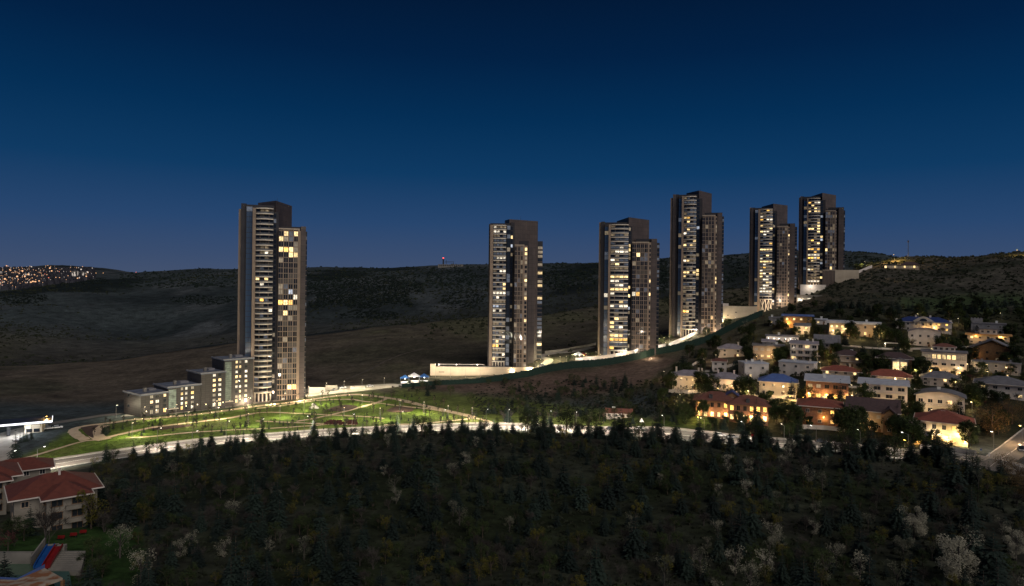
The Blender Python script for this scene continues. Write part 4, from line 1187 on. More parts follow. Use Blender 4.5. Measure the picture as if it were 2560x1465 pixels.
for t in (-0.3, 0.0, 0.35):
    porch(r_, t * w0, -1.4, 2.0, 110)
house('low dark grey flat house with rooftop units', 2438, 2542, 906, 934, 'flat', 0.12, 'grey_wall', 'roof_grey', cols=5, chim=2, over=0.4)
r_, w0, h0, f0 = house('brick house with a bright glazed gable room', 2193, 2278, 882, 932, 'hip', 0.28, 'brick_wall', 'roof_brown', cols=3, over=1.2)
block(r_, w0 * 0.44, 4, h0 * 0.62, 'gablef', h0 * 0.14, 'white_wall', 'roof_grey', x=w0 * 0.16, y=-1.9, cols=2, floors=1, gnd='lit_warm', ww=w0 * 0.19, wh=h0 * 0.4, side=False)
porch(r_, w0 * 0.16, -4.6, 2.0, 260, WARM, 'lamp_warm')
house('long white house with a red hipped roof above the pale flat roof', 2173, 2275, 926, 964, 'hip', 0.4, 'cream_house', 'roof_red', cols=4, ww=2.0, over=1.0, lit=('lit_dim', 0.15))
house('white house with two dark grey hipped roofs among firs', 2305, 2395, 931, 966, 'hip', 0.42, 'white_wall', 'roof_grey', cols=4, d=12)
house('round looking house with a broad grey hipped roof and dark cupola', 2444, 2562, 944, 996, 'hip', 0.32, 'white_wall', 'roof_grey', cols=4, d=16, over=1.8, ww=2.0)
house('cream house with three chimneys and tall narrow windows', 1678, 1770, 928, 975, 'hip', 0.25, 'cream_house', 'roof_mauve', cols=6, floors=2, ww=0.9, chim=3, d=12)
house('pinkish house with a mauve hipped roof behind the clipped hedge', 1772, 1858, 934, 978, 'hip', 0.32, 'rose_wall', 'roof_mauve', cols=2, chim=2, d=12)
house('cream house with a bright blue hipped roof', 1896, 1993, 938, 990, 'hip', 0.33, 'cream_house', 'roof_blue', cols=4, ww=1.3, d=13, over=0.9)
r_, w0, h0, f0 = house('brick house with a pale blue sloping roof over amber lit terrace doors', 2014, 2120, 946, 1002, 'shed', 0.16, 'brick_wall', 'roof_pale', cols=5, d=13, lit=('lit_dim', 0.2), gnd='lit_amber', ww=2.2, wh=1.9, over=1.0, frame='wood_wall', pl_=(-0.44, 3.2, 420))
porch(r_, 0.0, -0.7, 3.0, 260)
# the long lit double-hipped building
r_, w0, h0, f0 = site('long brick building with two red hipped roofs and rows of glowing arched windows', 1734, 1920, 982, 1054, 'building', 'brick_house')
rf = block(r_, w0 * 0.52, 13, h0 * 0.66, 'hip', h0 * 0.26, 'brick_wall', 'roof_redbrown', x=-w0 * 0.2, y=9, cols=6, floors=2, lit=('lit_amber', 0.7), gnd='lit_warm', ww=1.5, wh=2.1, frame='wood_wall', over=1.3, seed=3, trim='wood_wall')
MB().box(-3, -1.4, -6, -4.6, 0.8, 2.6).build('dormer', 'dark_metal', rf)
rf = block(r_, w0 * 0.5, 13, h0 * 0.62, 'hip', h0 * 0.27, 'brick_wall', 'roof_redbrown', x=w0 * 0.22, y=6.4, cols=6, floors=2, lit=('lit_amber', 0.6), gnd='lit_warm', ww=1.6, wh=2.2, frame='wood_wall', over=1.3, seed=4, trim='wood_wall')
MB().box(-1, 0.6, -6, -4.6, 0.8, 2.6).build('dormer', 'dark_metal', rf)
block(r_, 5, 6, 2.6, 'gablef', 2.2, 'wood_wall', 'roof_navy', x=w0 * 0.01, y=10, z=h0 * 0.6, cols=1, floors=1, side=False, below=1.0, over=0.8)
for t, p_ in ((-0.42, 420), (-0.25, 200), (-0.06, 320), (0.1, 200), (0.25, 280), (0.42, 260)):
    porch(r_, t * w0, (2.0 if t < 0 else -0.7), 3.0, p_, (1.0, 0.66, 0.24))
r_, w0, h0, f0 = house('house with a rounded red roof edged in white eaves', 1994, 2105, 1000, 1064, 'hip', 0.24, 'brick_wall', 'roof_red', cols=3, d=15, over=2.4, lit=('lit_amber', 0.4), ww=1.6, pl_=(0.1, 3.8, 150))
house('white modern three storey house with a pale upswept roof', 2149, 2266, 956, 1020, 'shed', 0.1, 'white_wall', 'roof_pale', cols=4, floors=3, ww=3.0, wh=1.8, d=12, bal=(1, 2), over=1.2, lit=('lit_dim', 0.12), pl_=(-0.35, 5.2, 50))
r_, w0, h0, f0 = house('chalet with a steep dark plum roof and lit attic window', 2119, 2243, 1000, 1078, 'gable', 0.36, 'tan_house', 'roof_brown', cols=4, d=12, lit=('lit_dim', 0.3), over=1.4, pl_=(-0.42, 3.0, 300))
block(r_, w0 * 0.24, 5, h0 * 0.62, 'gablef', h0 * 0.2, 'wood_wall', 'roof_brown', x=w0 * 0.34, y=-1.4, cols=1, floors=2, side=False, over=0.8)
house('white house under a shallow curved grey gable with a glazed loggia', 2293, 2406, 980, 1038, 'arc', 0.22, 'white_wall', 'roof_grey', cols=5, floors=2, ww=2.0, wh=1.7, bal=(1,), d=13, over=0.9)
r_, w0, h0, f0 = house('cream villa with spreading red roof and brilliant yellow facade lights', 2293, 2426, 1034, 1112, 'hip', 0.27, 'cream_house', 'roof_red', cols=5, d=14, over=2.2, lit=('lit_amber', 0.35), gnd='lit_amber', wh=1.9, pl_=(-0.2, 4.6, 420, WARM, 'lamp_warm'))
for t, z_, p_ in ((-0.42, 3.4, 260), (0.05, 3.2, 260), (0.28, 5.0, 360), (0.42, 2.0, 260)):
    porch(r_, t * w0, -0.8, z_, p_, (1.0, 0.7, 0.28))
block(r_, w0 * 0.5, 8, 1.6, 'hip', 2.0, 'cream_house', 'roof_redbrown', x=-w0 * 0.02, y=10, z=h0 * 0.75, cols=1, floors=1, side=False, below=0.5, wh=0.5)
house('small amber lit gatehouse with a flat roof at the road', 2266, 2317, 1082, 1112, 'flat', 0.12, 'tan_house', 'roof_grey', cols=2, floors=1, d=6, lit=('lit_amber', 1.0), wh=1.8, pl_=(0.1, 2.4, 130))
house('small white cottage with a faded red roof beside the road', 1512, 1582, 1024, 1046, 'gable', 0.45, 'white_wall', 'roof_redbrown', cols=4, floors=1, d=7)

# pergola and slide-like garden features of the village
fr = Frame(2238, 872)
root = thing('pergola', fr.O, -fr.az, 'pergola of pale beams standing on a lit garden deck', 'pergola')
wp = 44 * fr.O.y / F
MB().box(-wp / 2 - 2, wp / 2 + 4, -1, 6, -3, 0.2).build('deck', 'paving', root)
for sx in (-1, 1):
    for yy in (0.2, 5):
        MB().box(sx * wp / 2 - 0.12, sx * wp / 2 + 0.12, yy, yy + 0.24, 0.203, 3.4).build('post', 'white_wall', root)
for k in range(9):
    MB().box(-wp / 2 - 0.4, wp / 2 + 0.4, 0.1 + k * 0.62, 0.22 + k * 0.62, 3.403, 3.65).build('beam', 'white_wall', root)
porch(root, wp / 2, -0.3, 3.0, 120, WARM, 'lamp_warm'); porch(root, -wp / 2, -0.3, 3.0, 80, WHT, 'lamp_white')

# ------------------------------------------------------------------ the two red-roofed houses and the pool, lower left
def villa(label, px, py, D, wpx, hw, seed, yaw):
    fr = Frame(px, py, D)
    root = thing('house', fr.O, -fr.az + yaw, label, 'house', 'red roofed houses by the pool')
    w_ = wpx * D / F
    rf = block(root, w_ * 0.86, 13, hw - 2.6, 'hip', 3.6, 'villa_wall', 'roof_villa', x=0.3, y=10, cols=4, floors=2, ww=1.6, over=1.3, seed=seed, skip=[(0, 0)], z=2.6, below=8, frame='tan_house')
    chimney(rf, 1.0, -1.0, 2.6, 4.3, 'white_wall', 0.25)
    block(root, w_ * 0.42, 8, hw, 'hip', 2.6, 'villa_wall', 'roof_villa', x=w_ * 0.10, y=3.2, cols=2, floors=3, ww=2.4, wh=1.7, over=1.3, seed=seed + 1, below=8, frame='wood_wall')
    for k in (1, 2):
        MB().box(-1.6, 1.6, -2.5, -1.0, 0, 0.9).build('balcony', 'villa_wall', root, (w_ * 0.16, 0.15, k * hw / 3))
    MB().box(-2.4, 2.4, -0.5, 0.8, 0, 1.0).build('balcony', 'villa_wall', root, (-w_ * 0.32, 3.0, hw * 0.45))
    HB.append((px - wpx / 2, px + wpx / 2, py - 150, py + 5, D))
    return root
villa('red roofed cream house with stacked balconies above the pool slides', 142, 1338, 166, 206, 9.4, 5, 0.10)
villa('red roofed cream house cut by the garden behind the bare tree', -58, 1292, 176, 190, 8.6, 9, 0.05)
fr = Frame(45, 1222, 205)
root = thing('house', fr.O, -fr.az, 'flat hipped red roof of the rear house next to the white road', 'house', 'red roofed houses by the pool')
block(root, 16, 10, 5.5, 'hip', 2.6, 'villa_wall', 'roof_villa', y=5, cols=4, floors=2, over=1.2, below=8)

# pool basin
def gz(px, py): return G(px, py)
p_ = G(60, 1445); PZ = p_.z + 0.0
pool = thing('swimming_pool', (p_.x, p_.y, PZ), 0, 'green water pool with concrete surround below the slides', 'pool')
xa = lambda px, py: (at_depth(px, py, (CZ - PZ) / -ray(px, py)[1]) - Vector((p_.x, p_.y, PZ)))
def flat(pts): return [(xa(*q_).x, xa(*q_).y) for q_ in pts]
MB().prism(flat([(-90, 1412), (78, 1412), (90, 1424), (60, 1452), (-90, 1457)]), -1.5, 0.35).build('water', 'water', pool)
MB().prism(flat([(118, 1427), (172, 1427), (180, 1475), (140, 1475)]), -1.5, 0.34).build('water', 'water', pool)
c0 = flat([(-90, 1414), (78, 1414)])
MB().prism([c0[0], c0[1], (c0[1][0], c0[1][1] + 0.8), (c0[0][0], c0[0][1] + 0.8)], -1, 2.6).build('concrete_wall', 'concrete', pool)
c1 = flat([(78, 1422), (113, 1386)])
MB().prism([c1[0], (c1[1][0], c1[1][1]), (c1[1][0] - 0.5, c1[1][1] + 0.5), (c1[0][0] - 0.5, c1[0][1] + 0.5)], -1, [2.4, 3.4, 3.4, 2.4]).build('concrete_wall', 'concrete', pool)
for k in range(10):
    t0 = k / 10; t1 = (k + 1) / 10
    yb = 1432 - 36 * t0; yt = 1432 - 36 * t1
    q4 = flat([(118 + 24 * t0, yb), (202 + 12 * t0, yb), (202 + 12 * t1, yt), (118 + 24 * t1, yt)])
    MB().prism(q4, -1, 0.4 + 0.13 * k).build('step', 'concrete', pool)
def slide(label, mat, a, b, name='water_slide'):
    q0 = xa(*a); q1 = xa(*b)
    root = thing(name, (p_.x + q0.x, p_.y + q0.y, PZ), atan2(q1.y - q0.y, q1.x - q0.x), label, 'slide')
    Ln = (Vector((q1.x, q1.y)) - Vector((q0.x, q0.y))).length
    n = 8; wd = 0.58
    bed = MB(); s1 = MB(); s2 = MB()
    for k in range(n):
        xA, xB = Ln * k / n, Ln * (k + 1) / n
        zA, zB = 0.5 + 1.7 * (k / n) ** 0.8, 0.5 + 1.7 * ((k + 1) / n) ** 0.8
        def ramp_(y0, y1, h): return ([(xA, y0, zA), (xB, y0, zB), (xB, y1, zB), (xA, y1, zA), (xA, y0, zA + h), (xB, y0, zB + h), (xB, y1, zB + h), (xA, y1, zA + h)], [(3, 2, 1, 0), (4, 5, 6, 7), (0, 1, 5, 4), (1, 2, 6, 5), (2, 3, 7, 6), (3, 0, 4, 7)])
        bed.add(*ramp_(-wd, wd, 0.12)); s1.add(*ramp_(-wd - 0.2, -wd - 0.003, 0.6)); s2.add(*ramp_(wd + 0.003, wd + 0.2, 0.6))
    bed.build('chute', mat, root); s1.build('side_wall', mat, root); s2.build('side_wall', mat, root)
    for k in (2, 5, 8):
        xx = Ln * k / 8 - 0.2
        MB().tube((xx, 0, -2), (xx, 0, 0.45 + 1.7 * ((k - 0.3) / 8) ** 0.8), 0.12, 0.12, 6).build('support', 'post', root)
    MB().box(Ln, Ln + 1.6, -1.0, 1.0, -2, 2.15).build('platform', 'concrete', root)
slide('blue water slide leaning over the pool steps', 'slide_blue', (94, 1427), (127, 1392))
slide('red water slide running down alongside the steps', 'slide_red', (114, 1428), (147, 1393))
q5 = G(70, 1465); D5 = 122
dk = thing('pavilion_roof', at_depth(60, 1458, D5) - Vector((0, 0, 2)), 0, 'rust stained flat pavilion roof at the edge of the pool', 'roof')
bp = [at_depth(*t) - dk.location for t in ((-120, 1442, 124), (40, 1450, 123), (112, 1420, 129), (157, 1445, 123), (70, 1475, 117), (-120, 1490, 113))]
MB().prism([(v.x, v.y) for v in bp], [v.z - 0.4 for v in bp], [v.z for v in bp]).build('roof_deck', 'rust', dk)
bp2 = [Vector((v.x * 1.02, v.y, v.z)) for v in bp]
MB().prism([(v.x, v.y) for v in (bp[0], bp[1], bp[2])] + [(bp[2].x - 0.6, bp[2].y + 0.9), (bp[1].x - 0.3, bp[1].y + 0.9), (bp[0].x, bp[0].y + 0.9)], -0.6, 2.1).build('fascia', 'roof_blue', dk)
for v in (bp[1], bp[3], bp[4]):
    MB().box(v.x - 0.25, v.x + 0.25, v.y - 0.25, v.y + 0.25, -12, v.z - 0.41).build('post', 'wood_wall', dk)
for px_, py_, lb in ((152, 1350, 'red garden bench lying by the bare tree trunk'), (183, 1343, 'red garden bench between its two neighbours on the dark lawn'), (207, 1336, 'red garden bench at the hedge end of the lawn row')):
    g_ = G(px_, py_)
    b_ = thing('garden_bench', g_, 0.2, lb, 'bench', 'red benches on the pool lawn')
    MB().box(-0.75, 0.75, -0.25, 0.25, 0.42, 0.52).build('seat', 'slide_red', b_)
    MB().box(-0.75, 0.75, 0.2, 0.28, 0.523, 1.0).build('backrest', 'slide_red', b_)
    for sx in (-0.6, 0.6):
        MB().box(sx - 0.05, sx + 0.05, -0.22, 0.24, -0.1, 0.418).build('leg', 'dark_metal', b_)
def flood(root, loc, power, color, r=0.3):  # added light on a made-up post and head, to brighten nearby walls
    x, y, z = loc
    f_ = MB().tube((x, y, z - 9), (x, y, z + 0.45), 0.09, 0.07, 6).box(x - 0.3, x + 0.3, y - 0.1, y + 0.5, z + 0.452, z + 0.6).build('added_flood', 'post', root)
    lamp(f_, (x, y + 0.3, z + 0.1), power, color, r)

# ------------------------------------------------------------------ podiums, walls and the green fence along the towers
def slab_building(label, name, px0, px1, ptop, pbase, D, depth, wall, cat='building', yaw=0.0):
    fr = Frame((px0 + px1) / 2, pbase, D)
    root = thing(name, fr.O, -fr.az + yaw, label, cat)
    sc = D / F
    w_ = (px1 - px0) * sc; h = (pbase - ptop) * sc
    MB().box(-w_ / 2, w_ / 2, 0, depth, -8, h).build('wall', wall, root)
    MB().box(-w_ / 2 + 0.4, w_ / 2 - 0.4, 0.4, depth - 0.4, h + 0.003, h + 0.12).build('roof', 'paving', root)
    mb = MB().box(-w_ / 2, w_ / 2, 0, 0.3, h + 0.003, h + 1.0)
    mb.box(-w_ / 2, -w_ / 2 + 0.3, 0.31, depth, h + 0.003, h + 1.0)
    mb.build('parapet', wall, root)
    return root, fr, w_, h, sc
r_, fr, w_, h, sc = slab_building('long cream podium wall with a dark garage door under the second tower', 'podium_building', 1076, 1335, 921, 957, 493, 12, 'cream_wall')
MB().box(-w_ / 2 - 0.05, -w_ / 2 + 3.6, -0.15, 4, -8, h + 3.0).build('stair_tower', 'cream_wall', r_)
gd = MB().box(-w_ / 2 + 18.5, -w_ / 2 + 26, -0.14, -0.01, 1.4, 4.2).build('garage_door', 'soil', r_)
for k in range(4):
    MB().box(-w_ / 2 + 6.2 + k * 1.0, -w_ / 2 + 7.0 + k * 1.0, -0.1, -0.01, 7.4, 7.9).build('vent', 'dark_metal', r_)
for k in range(9):
    MB().tube((-w_ / 2 + 5 + k * 4.2, 6, h), (-w_ / 2 + 5 + k * 4.2, 6, h + 2.2), 0.06, 0.06, 5).build('rail_post', 'post', r_)
MB().box(-w_ / 2 + 5, -w_ / 2 + 39, 5.95, 6.05, h + 2.0, h + 2.2).build('rail', 'white_wall', r_)
for t in (-0.42, -0.25, -0.05):
    porch(r_, t * w_, 2.0, h + 2.2, 500, WHT, 'lamp_white')
for t in (-0.44, -0.3, -0.16, -0.02):  # lights added to brighten the podium front, on made-up posts
    lp = MB().tube((t * w_, -9.0, -6), (t * w_, -9.0, 12.5), 0.12, 0.08, 6).box(t * w_ - 0.2, t * w_ + 0.2, -9.2, -8.3, 12.502, 12.7).build('added_lamp_post', 'post', r_)
    lamp(lp, (t * w_, -8.5, 12.2), 4200, (1.0, 0.85, 0.62), 0.3)

r_, fr, w_, h, sc = slab_building('cream parking building with a white entrance next to the fence end', 'parking_building', 1806, 1890, 768, 806, 640, 20, 'cream_wall')
MB().box(w_ * 0.05, w_ * 0.35, -0.4, -0.01, 0.5, 4.5).build('entrance', 'white_wall', r_)
for k, t in enumerate((-0.35, -0.12, 0.3, 0.42)):
    MB().box(t * w_, t * w_ + 1.6, -0.12, -0.01, 6 + (k % 2) * 3, 6.8 + (k % 2) * 3).build('vent', 'dark_metal', r_)
MB().box(-w_ / 2, -w_ / 2 + 6, 1, 6, h + 0.13, h + 3.2).build('stair_head', 'white_wall', r_)
for t in (-0.45, -0.1, 0.3):
    flood(r_, (t * w_, -7, 1.5), 4000, WARM, 0.4)
porch(r_, -0.48 * w_, -1.2, 3.0, 500, (1.0, 0.85, 0.4), 'lamp_warm')
r_, fr, w_, h, sc = slab_building('pale stepped podium with small dark openings below the uphill tower', 'podium_building', 2060, 2142, 677, 716, 775, 18, 'cream_wall')
MB().box(-w_ / 2 - 0.1, -w_ / 2 + 13, -0.2, 6, -8, h + 0.4).build('striped_wing', 'brown_panel', r_)
for k in range(9):
    MB().box(-w_ / 2 + 0.4 + k * 1.4, -w_ / 2 + 0.8 + k * 1.4, -0.34, -0.21, -8, h + 0.3).build('rib', 'tan', r_)
for t in (0.28, 0.42):
    MB().box(t * w_, t * w_ + 3.5, -0.1, -0.01, 5.5, 9).build('opening', 'dark_metal', r_)
flood(r_, (0.1 * w_, -10, 4), 4000, WHT, 0.5)
r_, fr, w_, h, sc = slab_building('white retaining wall terrace below the uphill tower', 'retaining_wall', 2003, 2062, 714, 728, 765, 6, 'white_wall', 'wall')
flood(r_, (-0.1 * w_, -5, 5), 2500, WHT, 0.5)
r_, fr, w_, h, sc = slab_building('glazed entrance pavilion lit at the turn of the ramp', 'entrance_pavilion', 1994, 2052, 740, 756, 700, 8, 'concrete', 'building')
for k in range(7):
    obj('glass_panel', cbox('glass_panel', 'lit_dim' if k % 3 else 'lit_white', w_ / 8, 0.1, 3.4), r_, (-w_ * 0.4 + k * w_ * 0.13, -0.12, 1.0))
for t in (-0.3, 0.1):
    porch(r_, t * w_, -0.8, 2.0, 160, WHT, 'lamp_white')
flood(r_, (-w_ * 1.2, -4, 2.5), 6000, WHT, 0.5)

def wall_along(label, name, pts, h, th, mat, seg=6.0, cat='wall', part='panel', post=None, jag=0.0, cap=None, lab2=None):
    """wall or fence of separate panels following the ground between two ends"""
    L = smooth_line(pts, seg)
    c = L[0]
    root = thing(name, (c.x, c.y, zt(c.x, c.y)), 0, label, cat)
    rr = random.Random(len(L))
    zz = [zt(p.x, p.y) for p in L]
    for i in range(len(L) - 1):
        a, b = L[i] - L[0], L[i + 1] - L[0]
        d = (b - a).normalized(); nn = Vector((-d.y, d.x, 0)) * th / 2
        a2 = a + d * 0.02; b2 = b - d * 0.02
        z0 = zz[i] - zz[0]; z1 = zz[i + 1] - zz[0]
        mb = MB()
        k_ = 5 if jag else 1
        for q_ in range(k_):
            s0, s1 = q_ / k_, (q_ + 1) / k_
            A = a2.lerp(b2, s0); B = a2.lerp(b2, s1)
            zA = z0 + (z1 - z0) * s0; zB = z0 + (z1 - z0) * s1
            hh = (h(i / len(L)) if callable(h) else h) + rr.uniform(-jag, jag)
            mb.prism([(A.x - nn.x, A.y - nn.y), (B.x - nn.x, B.y - nn.y), (B.x + nn.x, B.y + nn.y), (A.x + nn.x, A.y + nn.y)], [zA - 1.5, zB - 1.5, zB - 1.5, zA - 1.5], [zA + hh, zB + hh, zB + hh, zA + hh])
        mb.build(part, mat, root)
        if post:
            MB().box(a.x - 0.12, a.x + 0.12, a.y - 0.12, a.y + 0.12, z0 - 1.0, z0 + (h(i / len(L)) if callable(h) else h) + 0.3).build('post', post, root)
    return root, L
FENCE = PX((1004, 969), (1092, 963), (1180, 959), (1280, 948), (1320, 942), (1395, 926), (1469, 918), (1544, 909), (1600, 898), (1640, 887), (1700, 876), (1766, 856), (1821, 829), (1857, 811), (1906, 790))
wall_along('tall dark green screen fence climbing the slope below the towers', 'screen_fence', FENCE, lambda t: 2.4 + 3.0 * min(1.0, t / 0.32), 0.35, 'fence_green', 5.0, 'fence', 'panel', 'dark_metal', 0.3)
RIM = []
_lf = smooth_line(FENCE, 12.0)
for i in range(1, len(_lf) - 1):
    d = (_lf[i + 1] - _lf[i - 1]).normalized()
    RIM.append(_lf[i] + Vector((-d.y, d.x, 0)) * 7.0)
tag(strip('street', RIM[6:], 6.0, 'paving', 0.18, nw=3), kind='structure')
w1, L1 = wall_along('pale parapet wall showing above the green fence below the third tower', 'parapet_wall', [p for p in RIM if -5 < p.x and proj(p.x, p.y, 10)[0] > 1440 and proj(p.x, p.y, 10)[0] < 1665], 6.3, 0.4, 'white_wall', 6.0)
for i in range(1, len(L1), 4):
    p = L1[i] - L1[0]
    flood(w1, (p.x - 0.5, p.y - 3.2, zt(L1[i].x, L1[i].y) - zt(L1[0].x, L1[0].y) + 6.2), 900, WHT, 0.3)
w1, L1 = wall_along('white sloping ramp wall behind the green fence', 'ramp_wall', PX((1672, 868), (1720, 846), (1785, 815), (1815, 801)), 3.2, 0.5, 'white_wall', 6.0)
for i in range(1, len(L1), 3):
    p = L1[i] - L1[0]
    flood(w1, (p.x + 1.0, p.y - 4.5, zt(L1[i].x, L1[i].y) - zt(L1[0].x, L1[0].y) + 4.0), 2500, WHT, 0.4)
wall_along('pale boundary wall running along the ridge track', 'boundary_wall', PX((2098, 703), (2130, 690), (2160, 678), (2180, 670)), 3.5, 0.5, 'white_wall', 9.0)
w1, L1 = wall_along('pale railing wall on the bank between two towers', 'bank_wall', PX((1362, 884), (1400, 879), (1440, 872), (1490, 862)), 2.0, 0.4, 'concrete', 6.0)
wall_along('low white boundary wall stepping down beside the cream house', 'boundary_wall', PX((1712, 928), (1740, 910), (1760, 900)), 1.6, 0.3, 'white_wall', 4.0)

def on_ground(px, D):
    a_ = (px - 1280.0) / F
    return Vector((a_ * D, D, zt(a_ * D, D)))
# ------------------------------------------------------------------ street lighting
def street_lamp(px, py, h, power, color, mat, label, group, arm=1.6, G0=None, name='street_lamp', spot=False):
    g_ = G0 or G(px, py)
    root = thing(name, g_, RND.uniform(-0.2, 0.2), label, 'lamp', group)
    MB().tube((0, 0, -0.5), (0, 0, h), 0.11, 0.07, 6).build('post', 'post', root)
    if arm:
        MB().tube((0, 0, h - 0.05), (0, arm, h + 0.25), 0.05, 0.04, 5).build('arm', 'post', root)
    hd = MB().box(-0.2, 0.2, arm - 0.4, arm + 0.45, h + 0.22, h + 0.36).build('lamp_head', 'dark_metal', root)
    MB().box(-0.17, 0.17, arm - 0.32, arm + 0.4, h + 0.12, h + 0.218).build('lamp_glass', mat, hd)
    if spot: lamp(root, (0, arm, h - 0.15), power, color, 0.25, cone=(150, (0, 0.70, -1)))
    else: lamp(root, (0, arm, h - 0.15), power, color, 0.25)
    return root
RL = 'tall grey street lamp along the near kerb of the curving main road'
for px_, py_, pw in ((20, 1196, 1.0), (93, 1184, .8), (393, 1131, 1.2), (480, 1141, .06), (565, 1112, 1.2), (650, 1106, 1.3), (760, 1098, 1.3), (880, 1092, 1.3), (1000, 1085, 1.3), (1110, 1080, 1.3), (1215, 1078, 1.4), (1270, 1078, 1.2), (1322, 1079, 1.6), (1380, 1082, 1.2), (1440, 1085, 1.3), (1553, 1091, 1.1), (1660, 1097, .6), (1760, 1105, .35), (1860, 1115, .25), (1960, 1122, .25), (2040, 1128, .25), (2150, 1140, .2), (2270, 1148, .2)):  # several posts in between are added to brighten the road
    street_lamp(px_, py_, 9.0, 21000 * pw, (1, .86, .68), 'lamp_white', RL, 'street lamps along the main road', 3.0, spot=True)
street_lamp(109, 1078, 6.5, 2500, AMB, 'lamp_amber', 'sodium street lamp glowing amber beside the station canopy', None)
street_lamp(2484, 1128, 7.0, 2500, (1, .75, .5), 'lamp_white', 'thin street lamp at the corner of the side road', None)
street_lamp(2555, 1118, 8.0, 8000, (1, .62, .3), 'lamp_amber', 'orange lamp over the side road', None)
street_lamp(1333, 1064, 4.0, 120, (1, .85, .2), 'lamp_amber', 'short yellow lamp on the verge beyond the road', None)
street_lamp(2250, 660, 9.0, 60000, AMB, 'lamp_amber', 'orange lamp lighting the bare hill above the ridge pavilion', None, G0=G(2236, 655))
street_lamp(2163, 672, 7.0, 16000, (1, .85, .4), 'lamp_warm', 'yellow lamp among the ridge trees beyond the uphill tower', None, G0=G(2163, 668))
street_lamp(2545, 640, 7.0, 12000, AMB, 'lamp_amber', 'orange lamp on the hilltop at the skyline', None)
street_lamp(1872, 718, 7.0, 4000, WARM, 'lamp_warm', 'lone lamp on the dark hillside left of the strutted tower', None)
street_lamp(2505, 800, 5.0, 300, WARM, 'lamp_warm', 'small lamp above the grey crenellated house', None)
PLL = 'slim park lamp beside the sandy paths'
for px_, py_ in ((330, 1092), (470, 1062), (545, 1050), (700, 1045), (760, 1028), (860, 1050), (905, 1015), (1000, 1030), (1060, 1035), (1120, 1046), (950, 1052), (620, 1066), (800, 1012), (1180, 1052)):
    street_lamp(px_, py_, 6.0, 7500, (1, .86, .56), 'lamp_warm', PLL, 'park lamps', 0.4, name='park_lamp')
STL = 'street lamp on the bright lane in front of the first tower'
for px_, py_, pw in ((290, 1044, 600), (360, 1049, 60), (440, 1042, 60), (540, 1032, 60), (620, 1022, 70), (770, 992, 1100), (815, 983, 1100), (860, 978, 1100), (905, 974, 900), (960, 969, 450), (1020, 963, 450)):
    street_lamp(px_, py_, 6.0, pw * 6, (1, .86, .58), 'lamp_warm', STL, 'lamps on the tower lane', 0.8)
GCL = 'lamp in the lit garden court between the second and third towers'
for px_, py_ in ((1352, 912), (1372, 902), (1400, 905), (1430, 900), (1465, 897), (1490, 893)):
    street_lamp(px_, py_, 4.0, 5000, (1, .86, .5), 'lamp_warm', GCL, 'garden court lamps', 0.3, name='garden_lamp')
AGL = 'amber garden lamp glowing between village hedges'
for px_, py_, pw in ((2008, 1007, 1500), (1975, 1005, 1200), (2060, 1006, 1500), (2125, 1082, 1800), (2150, 1078, 1500), (1745, 1058, 1500), (2262, 1118, 900), (2420, 1118, 1500), (2500, 905, 900), (2095, 850, 1500), (2470, 862, 900), (2340, 935, 900), (2310, 830, 700)):
    street_lamp(px_, py_, 2.6, pw, (1, .62, .2), 'lamp_amber', AGL, 'amber garden lamps', 0.2, name='garden_lamp')
GL2 = 'lamp on the lit terrace between the third and fourth towers'
for px_, py_ in ((1650, 862), (1662, 856), (1675, 846)):
    street_lamp(px_, py_, 4.0, 3000, (1, .9, .55), 'lamp_warm', GL2, 'terrace lamps', 0.3, name='garden_lamp', G0=on_ground(px_, 584))
VL = 'small street lamp between village houses'
for px_, py_ in ((1660, 948), (1790, 905), (1846, 872), (2010, 842), (2120, 862), (2205, 850), (2295, 800), (2396, 812), (2050, 985), (2110, 1000), (1935, 1050), (2260, 1040), (2150, 945), (2420, 930), (2290, 945), (1870, 1000), (1990, 930), (2080, 905), (1730, 985), (1960, 1003), (2240, 985), (2330, 1050), (2390, 975), (2160, 1045), (2035, 870), (1930, 905), (2470, 950), (2360, 870), (1770, 1000), (1905, 1010), (1700, 1010), (2130, 1012), (2270, 1000), (2430, 1030), (2520, 960), (2130, 985), (1830, 985), (2050, 925), (2230, 905), (2330, 890), (2150, 850), (1960, 830), (2450, 825)):  # many of these are added to brighten house walls and trees
    street_lamp(px_, py_, 4.5, 2600, (1, .66, .30), 'lamp_warm', VL, 'village lamps', 0.5)
# low bollards that dot the lane below the stepped blocks
def bollard(g_, p):
    root = thing('bollard_light', g_, 0, 'knee high bollard light edging the bright lane', 'bollard', 'bollard lights')
    MB().tube((0, 0, -0.3), (0, 0, 0.8), 0.08, 0.08, 6).build('post', 'dark_metal', root)
    MB().tube((0, 0, 0.802), (0, 0, 1.0), 0.09, 0.09, 6).build('lamp_glass', 'lamp_warm', root)
    lamp(root, (0, 0, 1.35), p, (1, .82, .5), 0.12)
LB = smooth_line(PX((336, 1052), (377, 1050), (427, 1045), (503, 1038), (578, 1028), (640, 1019), (715, 1011), (778, 1002), (841, 993), (906, 990)), 5.5)
for p in LB:
    bollard((p.x, p.y, zt(p.x, p.y)), 420)

